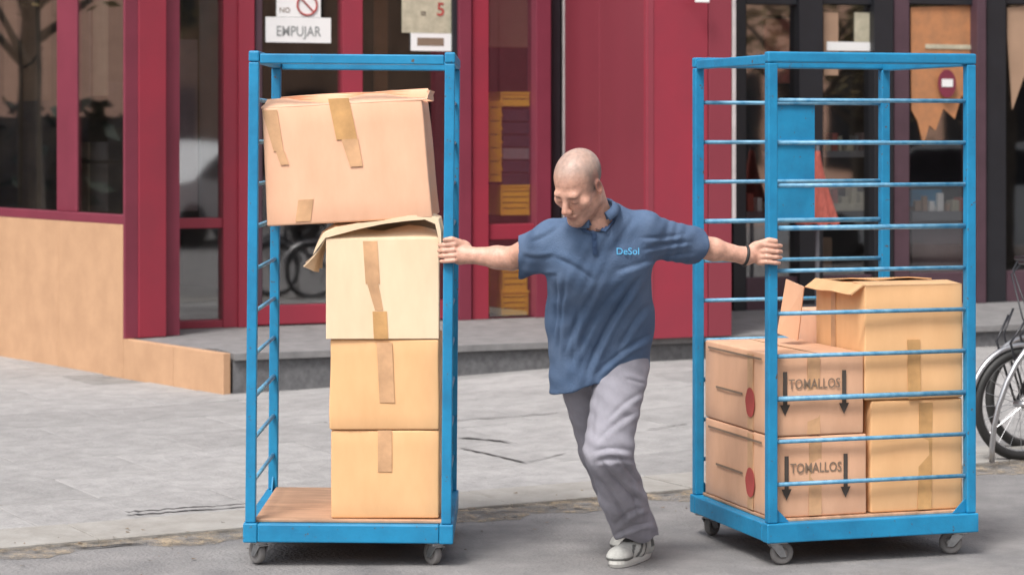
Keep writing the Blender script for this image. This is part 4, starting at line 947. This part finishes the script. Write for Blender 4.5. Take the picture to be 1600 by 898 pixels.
# head frame
yaw, pit, rol = R(37), R(39), R(6)
fw = np.array([-math.sin(yaw) * math.cos(pit), -math.cos(yaw) * math.cos(pit), -math.sin(pit)]); up = np.array([0, 0, 1.0]); up = up - up.dot(fw) * fw; up /= np.linalg.norm(up); lf_ = np.cross(up, fw) * 1.0
lf_ = np.cross(fw, up) * -1.0
up2 = up * math.cos(rol) + lf_ * math.sin(rol); lf2 = lf_ * math.cos(rol) - up * math.sin(rol); up, lf_ = up2, lf2
HC = PT(903, 289, 8.08); HM = np.stack([lf_, fw, up], 1)
def H(x, y, z): return HC + lf_ * x + fw * y + up * z
def body():
    fb_ = Fld((-.30, 7.9, -.02), (1.05, 8.98, 1.56), .0042)
    c = fb_.cap
    # hidden trunk and legs under the clothes
    c(pelv + [0, 0, .01], wais, .105, .10, .05, (0, 1, 0), .8); c(wais, ches, .10, .115, .05, (0, 1, 0), .8); c(ches, nkb + [0, .02, -.04], .11, .07, .05)
    for h_, k_, a_ in ((hipR, kneR, ankR), (hipL, kneL, ankL)):
        c(h_, k_, .065, .048, .04); c(k_, a_, .046, .034, .02); c(a_, a_ + [-.012, -.04, -.035], .026, .022, .02)
    for s_, e_, w_ in ((shR, elR, wrR), (shL, elL, wrL)):
        c(ches + [0, 0, .04], s_, .06, .05, .04); c(s_, e_, .048, .041, .03)
        m_ = e_ + (w_ - e_) * .3; c(e_, m_, .038, .039, .02); c(m_, w_, .039, .027, .02, (0, 1, 0), .9)
    # neck and head
    nt_ = H(0, -.035, -.055); c(nkb + [0.004, .015, -.03], nt_, .063, .056, .03)
    c(H(0, -.02, -.06), H(0, .03, -.08), .05, .035, .03)
    fb_.ell(H(0, -.018, .034), (.077, .098, .084), HM, .02); fb_.ell(H(0, .032, -.035), (.060, .060, .078), HM, .03)
    c(H(-.045, .0, -.065), H(0, .070, -.098), .020, .019, .025); c(H(.045, .0, -.065), H(0, .070, -.098), .020, .019, .025)
    c(H(-.012, .078, -.098), H(.012, .078, -.098), .014, .014, .02)
    c(H(-.034, .077, .020), H(.034, .077, .020), .013, .013, .015)
    for q in (-1, 1):
        fb_.ell(H(q * .044, .058, -.020), (.024, .022, .020), HM, .02)
        fb_.ell(H(q * .030, .098, .000), (.016, .012, .011), HM, .008, 's'); fb_.ell(H(q * .030, .078, -.001), (.0145, .0135, .0125), HM, .004)
        fb_.ell(H(q * .079, -.008, -.006), (.007, .019, .031), HM, .006); fb_.ell(H(q * .083, -.004, -.002), (.0045, .010, .016), HM, .003, 's')
        fb_.ell(H(q * .011, .104, -.034), (.008, .010, .008), HM, .006)
    c(H(0, .086, .012), H(0, .113, -.027), .0085, .0125, .012); fb_.ell(H(0, .090, -.062), (.024, .012, .0065), HM, .006); fb_.ell(H(0, .088, -.073), (.020, .012, .007), HM, .006)
    fb_.ell(H(0, .103, -.0675), (.020, .006, .0018), HM, .002, 's')
    # hands closed round the trolley posts
    def hand(wr, pc, s_, zs):                       # s_=+1: arm comes from the left of the post
        pal = pc + np.array([-s_ * .052, -.008, 0]); zm = sum(zs) / 4
        pal[2] = zm
        c(wr, pal + [s_ * .006, 0, .002], .028, .026, .02, (0, 1, 0), .72); c(pal + [0, 0, .024], pal + [s_ * .016, -.012, -.022], .022, .020, .015, (s_ * .25, 1, 0), .65)
        for i, z in enumerate(zs):
            L = [1, 1.06, 1.0, .84][i]; rf = [.0098, .0102, .0097, .0086][i]; q = lambda d, r_: np.array([pc[0] - s_ * r_ * math.cos(R(d)), pc[1] - r_ * math.sin(R(d)), z])
            p0 = q(22, .050); p1 = q(62, .0445 + .001 * i) + [0, 0, .002]; p2 = q(62 + 52 * L, .0400) + [0, 0, -.001]; p3 = q(62 + 88 * L, .0375) + [0, 0, -.002]
            c(pal + [s_ * .002, -.004, (z - zm) * .8], p0, .011, rf * 1.08, .006); c(p0, p1, rf * 1.1, rf, .003); c(p1, p2, rf, rf * .92, .002); c(p2, p3, rf * .92, rf * .8, .002)
        tb = pal + np.array([-s_ * .012, -.006, .020]); t1 = pal + np.array([s_ * .012, -.020, .038]); t2 = pc + np.array([-s_ * .012, -.038, zm - pc[2] + .050]); t3 = pc + np.array([s_ * .012, -.040, zm - pc[2] + .047])
        c(tb, t1, .017, .0125, .012); c(t1, t2, .0122, .0110, .003); c(t2, t3, .0108, .0092, .002)
    pL = PT(1205, 395, 8.5); hand(wrL, pL, 1, [P(0, y, 8.47).z for y in (383.5, 392.5, 401.5, 410)])
    pR = PT(701, 395, 8.5); hand(wrR, pR, -1, [P(0, y, 8.47).z for y in (382.5, 391, 399.5, 407.5)])
    V, Fq = fb_.mesh(); V = relax(V, Fq, 1, .35)
    # own tones: buzz cut, brows, lips, beard shadow, ears, knuckles; shade painted into recesses
    L = (V - HC) @ HM; x, y, z = L.T; col = np.tile(np.array([1.0, 1.0, 1.0]), (len(V), 1)); hd = (np.abs(x) < .1) & (np.abs(y) < .13) & (np.abs(z) < .13)
    nzv = .5 + .25 * np.sin(x * 310 + 3 * np.sin(z * 140)) + .25 * np.sin(y * 270 + z * 220)
    def mixc(mask, c_):
        nonlocal col; m_ = (np.clip(mask, 0, 1) * hd)[:, None]; col = col * (1 - m_) + np.array(c_) * m_
    sm = lambda a_, b_, v_: np.clip((v_ - a_) / (b_ - a_), 0, 1)
    hairm = sm(.03, .075, z - .75 * (y - .02)) * sm(-.012, .008, z + .35 * (.02 - y) - .0) * sm(.09, .03, y)
    side = sm(.050, .062, np.abs(x)) * sm(.045, .0, y) * sm(-.02, -.002, z) + sm(-.05, -.075, y) * sm(-.05, -.02, z)
    mixc(np.clip(side, 0, 1) * (.9 + .35 * nzv), (.26, .34, .40)); mixc(sm(.045, .085, z - .25 * y) * (.75 + .3 * nzv), (.62, .80, .90))
    for q in (-1, 1):
        mixc(np.exp(-((x - q * .031) / .018) ** 4 - ((z - .0165 - .002 * q * 0) / .0045) ** 2) * (y > .05) * .9, (.22, .19, .18))
        mixc(np.exp(-((x - q * .030) / .013) ** 4 - ((z + .0065) / .0022) ** 2) * (y > .06) * .85, (.18, .13, .12))
        mixc(np.exp(-((x - q * .010) / .004) ** 2 - ((z + .042) / .003) ** 2) * (y > .09) * .7, (.30, .15, .12))  # nostril shade painted in
    for q in (-1, 1): mixc(np.exp(-((x - q * .031) / .017) ** 2 - ((z - .002) / .011) ** 2) * (y > .06) * .35, (.62, .50, .48)); mixc(np.exp(-((x - q * .04) / .016) ** 2 - ((z + .03) / .016) ** 2) * (y > .04) * .35, (1.0, .68, .62))  # shade painted into the eye sockets, flush on the cheeks
    mixc(.12 * nzv * (z > -.12), (.80, .70, .68)); mixc(np.exp(-(np.abs(x) / .045) ** 4) * (np.exp(-((z - .040) / .0016) ** 2) + np.exp(-((z - .052) / .0016) ** 2)) * (y > .06) * .30, (.60, .45, .42))  # mottling, and forehead creases with their shade painted in
    mixc(np.exp(-(x / .022) ** 4 - ((z + .0675) / .009) ** 4) * (y > .07) * .55, (.75, .42, .40)); mixc(np.exp(-(x / .021) ** 4 - ((z + .0675) / .0018) ** 2) * (y > .07) * .8, (.28, .13, .12))  # lip colour, then the shade of the mouth line painted in
    mixc(sm(-.045, -.075, z) * sm(-.03, .03, y) * (.35 + .2 * nzv), (.52, .52, .55)); mixc(sm(.072, .080, np.abs(x)) * (np.abs(y) < .03) * .4, (1.0, .62, .55))
    mixc(np.exp(-(x / .013) ** 2 - ((z + .03) / .014) ** 2) * (y > .095) * .4, (1.0, .62, .55))
    return V, Fq, col
M['skin'] = mat('skin', (0.65, 0.365, 0.27), 0.48, var=0.14, vscale=38, bump=0.18, bscale=150, attr='tone'); 
M['skin'].node_tree.nodes['Principled BSDF'].inputs['Subsurface Weight'].default_value = .08
M['skin'].node_tree.nodes['Principled BSDF'].inputs['Subsurface Radius'].default_value = (.02, .008, .004)
V, Fq, col = body(); fld_obj('body', V, Fq, M['skin'], man, ORG, col)

def shirt():
    f_ = Fld((.02, 7.95, .50), (.90, 8.75, 1.42), .005); c = f_.cap
    hemc = PT(936, 590, 8.455)
    c(hemc + [-.055, .0, -.06], wais + [-.065, 0, 0], .125, .118, .05, (0, 1, 0), .95); c(hemc + [.055, 0, -.02], wais + [.065, 0, 0], .125, .118, .05, (0, 1, 0), .95)
    c(wais + [-.065, 0, 0], ches + [-.065, 0, 0], .120, .120, .05, (0, 1, 0), .95); c(wais + [.065, 0, 0], ches + [.062, 0, 0], .122, .122, .05, (0, 1, 0), .95)
    c(ches + [0, -.01, 0], nkb + [0, .03, -.07], .125, .10, .06, (0, 1, 0), .9)
    c(ches + [0, .05, .08], nkb + [.03, .09, -.03], .09, .08, .06)
    c(nkb + [.035, .04, -.04], shL + [-.02, 0, .0], .075, .058, .05); c(nkb + [-.03, .03, -.07], shR + [.02, 0, .0], .070, .058, .05)
    for s_, e_ in ((shR, elR), (shL, elL)):
        c(ches + [(s_[0] - ches[0]) * .5, 0, .02], s_ + [0, 0, -.01], .095, .060, .05); c(s_, s_ + (e_ - s_) * 1.05, .056, .062, .03)
    c(shL + [-.03, 0, -.04], shL + (elL - shL) * 1.05 + [0, 0, -.004], .06, .052, .04); c(shR + [.03, 0, -.04], shR + (elR - shR) * 1.05 + [.004, 0, -.016], .066, .056, .04)
    # neckline
    ax_ = np.array(H(0, -.035, -.055)) - nkb; ax_ = ax_ / np.linalg.norm(ax_)
    f_.cap(nkb + ax_ * .0 + [.002, -.012, -.005], nkb + ax_ * .2, .062, .085, .012, op='s')
    f_.cap(nkb + [.002, -.10, -.075], nkb + [.002, -.075, .03], .012, .030, .015, op='s')
    # cuffs: cut flat, hollowed
    for s_, e_ in ((shR, elR), (shL, elL)):
        d_ = (e_ - s_); d_ /= np.linalg.norm(d_); ct = s_ + (e_ - s_) * .96
        f_.put(lambda Pn: -((Pn - ct.astype(np.float32)) @ d_.astype(np.float32)), ct - .13, ct + .16, .006, 's')
        f_.cap(ct - d_ * .04, ct + d_ * .1, .050, .052, .008, op='s')
    # hem: dips lower on the left of the picture
    r = f_.sub(f_.lo, f_.lo + (f_.n - 1) * f_.res - 1e-4); sl, Pn = r; zh = .636 + .085 * np.clip((Pn[..., 0] - .15) / .35, 0, 1) + .006 * np.sin(Pn[..., 0] * 38 + Pn[..., 1] * 20)
    d = zh - Pn[..., 2]; f_.a[sl] = np.maximum(f_.a[sl], d)
    ins = np.maximum(f_.a[sl] + .012, Pn[..., 2] - (zh + .05)); f_.a[sl] = np.maximum(f_.a[sl], -ins)
    V, Fq = f_.mesh(); V = relax(V, Fq, 2, .5)
    Nn = normals(V, Fq); fr = np.clip(-Nn[:, 1] * 1.5 + .3, 0, 1)
    for a_ in [(1006, 425, 912, 592, 6, .017, 8), (1018, 470, 960, 560, 6, .009, 5), (985, 430, 900, 560, 7, .008, 10), (940, 440, 880, 560, 7, .008, 8), (868, 425, 862, 540, 5, .010, -3), (885, 420, 872, 575, 5, .008, 4), (1022, 520, 925, 590, 5, .010, 5),
               (905, 470, 895, 590, 5, .006, 3), (1020, 405, 960, 425, 5, .006, 0), (1085, 378, 1000, 392, 4, .009, 3), (1088, 395, 1010, 410, 3.5, .007, 2), (1075, 364, 995, 372, 4, .006, -3), (815, 400, 868, 400, 5, .007, 4), (812, 425, 872, 430, 4, .007, 3), (825, 380, 880, 350, 5, .005, 3), (860, 400, 930, 440, 6, .006, -4), (1000, 330, 960, 400, 7, .004, 5)]:
        V = crease(V, Nn, fr, *a_[:4], a_[4], a_[5], a_[6])
    Nn = normals(V, Fq); ww = .0018 * np.sin(V[:, 0] * 45 + 6 * np.sin(V[:, 2] * 9)) * np.sin(V[:, 2] * 31 + 5 * V[:, 0]) + .0012 * np.sin(V[:, 0] * 90 - V[:, 2] * 70 + 4 * np.sin(V[:, 0] * 22))
    V = V + Nn * ww[:, None]
    return V, Fq
M['shirt'] = mat('blue_polo_cotton', (0.102, 0.148, 0.235), 0.88, var=0.12, vscale=7, bump=0.3, bscale=200, col2=(0.066, 0.110, 0.195), spec=0.2)
M['collar'] = mat('dark_blue_rib', (0.035, 0.07, 0.15), 0.85, var=0.1, vscale=30)
M['logo'] = mat('cyan_stitching', (0.10, 0.42, 0.72), 0.7)
V, Fq = shirt(); SV, SF = V, Fq; sh_o = fld_obj('polo_shirt', V, Fq, M['shirt'], man, ORG)
def front_y(px, py, VV=None):                       # depth of the shirt's front along a sight line
    VV = SV if VV is None else VV; x_, y_ = npx(VV); m_ = (np.abs(x_ - px) < 4) & (np.abs(y_ - py) < 4); return VV[m_, 1].min() if m_.any() else 8.2
def on_shirt(px, py, off=.004): return PT(px, py, front_y(px, py) - off) - np.array(ORG)
# collar leaves following the shirt
def patch(name, outline, m, off, th=.004, n_=6):
    (a_, b_, c_, d_) = outline; v = []; f = []
    for k_ in (off, off - th):
        for i in range(n_ + 1):
            for j in range(n_ + 1):
                u_, w_ = i / n_, j / n_; x_ = (a_[0] * (1 - u_) + b_[0] * u_) * (1 - w_) + (d_[0] * (1 - u_) + c_[0] * u_) * w_; y_ = (a_[1] * (1 - u_) + b_[1] * u_) * (1 - w_) + (d_[1] * (1 - u_) + c_[1] * u_) * w_
                v.append(tuple(on_shirt(x_, y_, k_)))
    NV = (n_ + 1) ** 2
    for i in range(n_):
        for j in range(n_): q = i * (n_ + 1) + j; f.append((q, q + 1, q + n_ + 2, q + n_ + 1)); f.append((NV + q, NV + q + n_ + 1, NV + q + n_ + 2, NV + q + 1))
    rim = [i for i in range(n_ + 1)] + [j * (n_ + 1) + n_ for j in range(1, n_ + 1)] + [n_ * (n_ + 1) + i for i in range(n_ - 1, -1, -1)] + [j * (n_ + 1) for j in range(n_ - 1, 0, -1)]
    for q in range(len(rim)): a2, b2 = rim[q], rim[(q + 1) % len(rim)]; f.append((a2, b2, NV + b2, NV + a2))
    return link(name, pyd(name, v, f), M[m], sh_o, smooth=False)
patch('collar_leaf', [(950, 330), (962, 344), (946, 362), (930, 358)], 'collar', .009); patch('collar_leaf', [(902, 350), (914, 356), (926, 366), (910, 362)], 'collar', .009)
patch('placket', [(924, 364), (932, 364), (934, 398), (926, 398)], 'collar', .003, .003)
# collar stand round the back of the neck
v = []; f = []; ax_ = np.array(H(0, -.035, -.055)) - nkb; ax_ /= np.linalg.norm(ax_); e1 = np.cross(ax_, [0, -1, 0]); e1 /= np.linalg.norm(e1); e2 = np.cross(e1, ax_)
e2 = -e2 if e2[1] > 0 else e2
n_ = 30
for i in range(n_ + 1):
    an = R(-65 + 310 * i / n_) ; di = e1 * math.cos(an) - e2 * math.sin(an)
    for r_, h_ in ((.064, .002), (.066, .030), (.072, .033), (.090, .004)):
        v.append(tuple(nkb + [.002, -.008, .0] + di * r_ + ax_ * h_ - np.array(ORG)))
for i in range(n_):
    for j in range(3): q = i * 4 + j; f.append((q, q + 1, q + 5, q + 4))
cl = link('collar', pyd('collar', v, f), M['shirt'], sh_o, smooth=True); cl.modifiers.new('thickness', 'SOLIDIFY').thickness = .004
lg = link('chest_logo', text_mesh('DeSol', .034, .0006, .0002), M['logo'], sh_o, tuple(on_shirt(981, 393, .004)), (R(84), 0, R(8)))
for q in (372, 384): 
    p_ = on_shirt(929, q, .007); v_, f2 = rbox(.0035, .0015, .0035, .0014, 0); MB().add(v_, f2).build('button', M['collar'], sh_o, tuple(p_))

def trousers():
    f_ = Fld((.08, 7.98, .03), (.72, 8.98, .80), .005); c = f_.cap
    c(hipR + [.01, 0, .0], hipL + [-.01, 0, .0], .095, .10, .05, (0, 1, 0), .95)
    c(hipR, kneR, .092, .070, .03); c(kneR, ankR + [0, 0, -.0], .068, .070, .03)
    c(hipL + [.005, 0, -.01], kneL, .098, .083, .02); c(kneL, kneL + (ankL - kneL) * .5, .082, .080, .03); c(kneL + (ankL - kneL) * .5, ankL + [.004, .0, .02], .080, .082, .03)
    r = f_.sub(f_.lo, f_.lo + (f_.n - 1) * f_.res - 1e-4); sl, Pn = r
    # hems
    for a_, zz in ((ankR, .098), (ankL, .078)):
        m_ = (np.abs(Pn[..., 1] - a_[1]) < .17); zh = zz + .012 * np.sin(Pn[..., 0] * 50) + .25 * (Pn[..., 1] - a_[1]) * -.3
        f_.a[sl] = np.where(m_, np.maximum(f_.a[sl], zh - Pn[..., 2]), f_.a[sl])
    V, Fq = f_.mesh(); V = relax(V, Fq, 2, .5); Nn = normals(V, Fq); fr = np.clip(-Nn[:, 1] * 1.6 + .35, 0, 1)
    for a_ in [(1008, 610, 945, 660, 5, .006, 4), (1000, 640, 930, 690, 6, .007, 4), (935, 615, 925, 690, 6, .004, 3), (990, 705, 925, 705, 6, .012, 5), (1000, 722, 928, 722, 5, .009, 6), (935, 715, 1010, 790, 6, .013, 5), (925, 735, 985, 830, 6, .011, -6), (960, 700, 1015, 770, 5, .009, 3), (928, 765, 960, 825, 5, .008, 3), (1012, 790, 960, 820, 5, .011, 4), (1020, 815, 955, 838, 4, .010, 3), (985, 745, 1000, 815, 5, .008, 0), (885, 620, 905, 690, 5, .005, 2), (900, 690, 925, 740, 5, .006, 2), (975, 590, 1010, 600, 4, .005, 0)]:
        V = crease(V, Nn, fr, *a_[:4], a_[4], a_[5], a_[6])
    Nn = normals(V, Fq); ww = .0022 * np.sin(V[:, 2] * 48 + 5 * np.sin(V[:, 0] * 18)) * np.sin(V[:, 0] * 37 + 9 * V[:, 2]) + .0012 * np.sin(V[:, 2] * 110 + V[:, 0] * 60)
    return V + Nn * ww[:, None], Fq
M['trouser'] = mat('lavender_grey_cotton', (0.315, 0.307, 0.35), 0.9, var=0.10, vscale=7, bump=0.25, bscale=200, col2=(0.235, 0.23, 0.262), spec=0.2)
V, Fq = trousers(); fld_obj('trousers', V, Fq, M['trouser'], man, ORG)
M['shoe'] = mat('grey_white_shoe', (0.50, 0.50, 0.48), 0.6, var=0.12, vscale=40, bump=.3, bscale=160, attr='tone'); M['sole'] = mat('white_sole', (0.68, 0.67, 0.63), 0.6)
def shoe(heel, dirv, label, lift=0.0):
    d_ = np.array([dirv[0], dirv[1], -lift]); d_ /= np.linalg.norm(d_); sd_ = np.cross(d_, [0, 0, 1.0]); sd_ /= np.linalg.norm(sd_); u_ = np.cross(sd_, d_)
    Q = lambda x_, y_, z_: heel + d_ * x_ + sd_ * y_ + u_ * z_
    lo = np.array(heel) - .34; hi = np.array(heel) + .34; f_ = Fld(lo, hi, .0045); Mx = np.stack([d_, sd_, u_], 1)
    f_.cap(Q(.03, 0, .045), Q(.12, 0, .045), .040, .040, .02); f_.cap(Q(.12, 0, .042), Q(.215, .004, .036), .040, .034, .03); f_.cap(Q(.04, 0, .05), Q(.045, 0, .095), .038, .040, .02)
    f_.ell(Q(.215, .004, .032), (.055, .044, .030), Mx, .02); f_.cap(Q(.09, 0, .075), Q(.15, 0, .06), .020, .012, .02)
    r = f_.sub(f_.lo, f_.lo + (f_.n - 1) * f_.res - 1e-4); sl, Pn = r; zl = (Pn - heel) @ u_.astype(np.float32); f_.a[sl] = np.maximum(f_.a[sl], .020 - zl)
    V, Fq = f_.mesh(); V = relax(V, Fq, 1, .4); lx_, ly_, lz_ = ((V - heel) @ Mx).T
    dk = ((np.sin((lx_ + .9 * lz_) * 150) > .35) & (lx_ > .075) & (lx_ < .185) & (lz_ < .07)) | ((lx_ < .05) & (lz_ > .045) & (lz_ < .085)) | ((np.abs(lz_ - .028) < .006) & (lx_ > .18)) | ((lz_ > .078) & (lx_ > .05) & (np.abs(ly_) < .022))
    tn = np.where(dk, .28, 1.0)[:, None] * np.array([1, 1, .98]); o = fld_obj('shoe', V, Fq, M['shoe'], man, ORG, tn); o['label'] = label
    mb = MB(); n2 = 28; v = []
    for zz in (0, .012, .024):
        for i in range(n2):
            a_ = 6.2832 * i / n2; x_ = .125 + .142 * math.cos(a_); wd_ = .036 + .010 * math.cos(a_ * 1.0 + .3) ; g_ = 1.0 if zz else .95
            v.append(tuple(Q(.125 + .145 * g_ * math.copysign(abs(math.cos(a_)) ** .8, math.cos(a_)), wd_ * g_ * math.copysign(abs(math.sin(a_)) ** .75, math.sin(a_)), zz) - np.array(ORG)))
    fs = [tuple(range(n2))[::-1], tuple(range(2 * n2, 3 * n2))]
    for k_ in range(2): fs += [(k_ * n2 + i, k_ * n2 + (i + 1) % n2, (k_ + 1) * n2 + (i + 1) % n2, (k_ + 1) * n2 + i) for i in range(n2)]
    me = pyd('sole', v, fs); link('sole', me, M['sole'], o)
    for k_ in range(4): MB().tube([tuple(Q(.095 + .022 * k_, -.022, .088 - .008 * k_) - np.array(ORG)), tuple(Q(.098 + .022 * k_, 0, .099 - .0095 * k_) - np.array(ORG)), tuple(Q(.095 + .022 * k_, .022, .088 - .008 * k_) - np.array(ORG))], .0032, 6).build('lace', M['sole'], o, smooth=True)
hL = np.array([ankL[0] + .045, ankL[1] + .06, .002]); shoe(hL, (-.50, -.86), 'front shoe with white sole'); hR = np.array([ankR[0] + .03, ankR[1] + .03, .004]); shoe(hR, (-.30, -.95), 'rear shoe half hidden by the front one')
# bracelet on the wrist at the right
d_ = wrL - elL; d_ = Vector(d_ / np.linalg.norm(d_)); a1 = d_.cross(Vector((0, 0, 1))).normalized(); a2 = d_.cross(a1)
cc = Vector(wrL - np.array(ORG)) - d_ * .004
MB().tube([cc + a1 * .030 * math.cos(i * .2618) + a2 * .034 * math.sin(i * .2618) for i in range(24)], .0055, 8, closed=True).build('wristband', M['blackrub'], man, smooth=True)
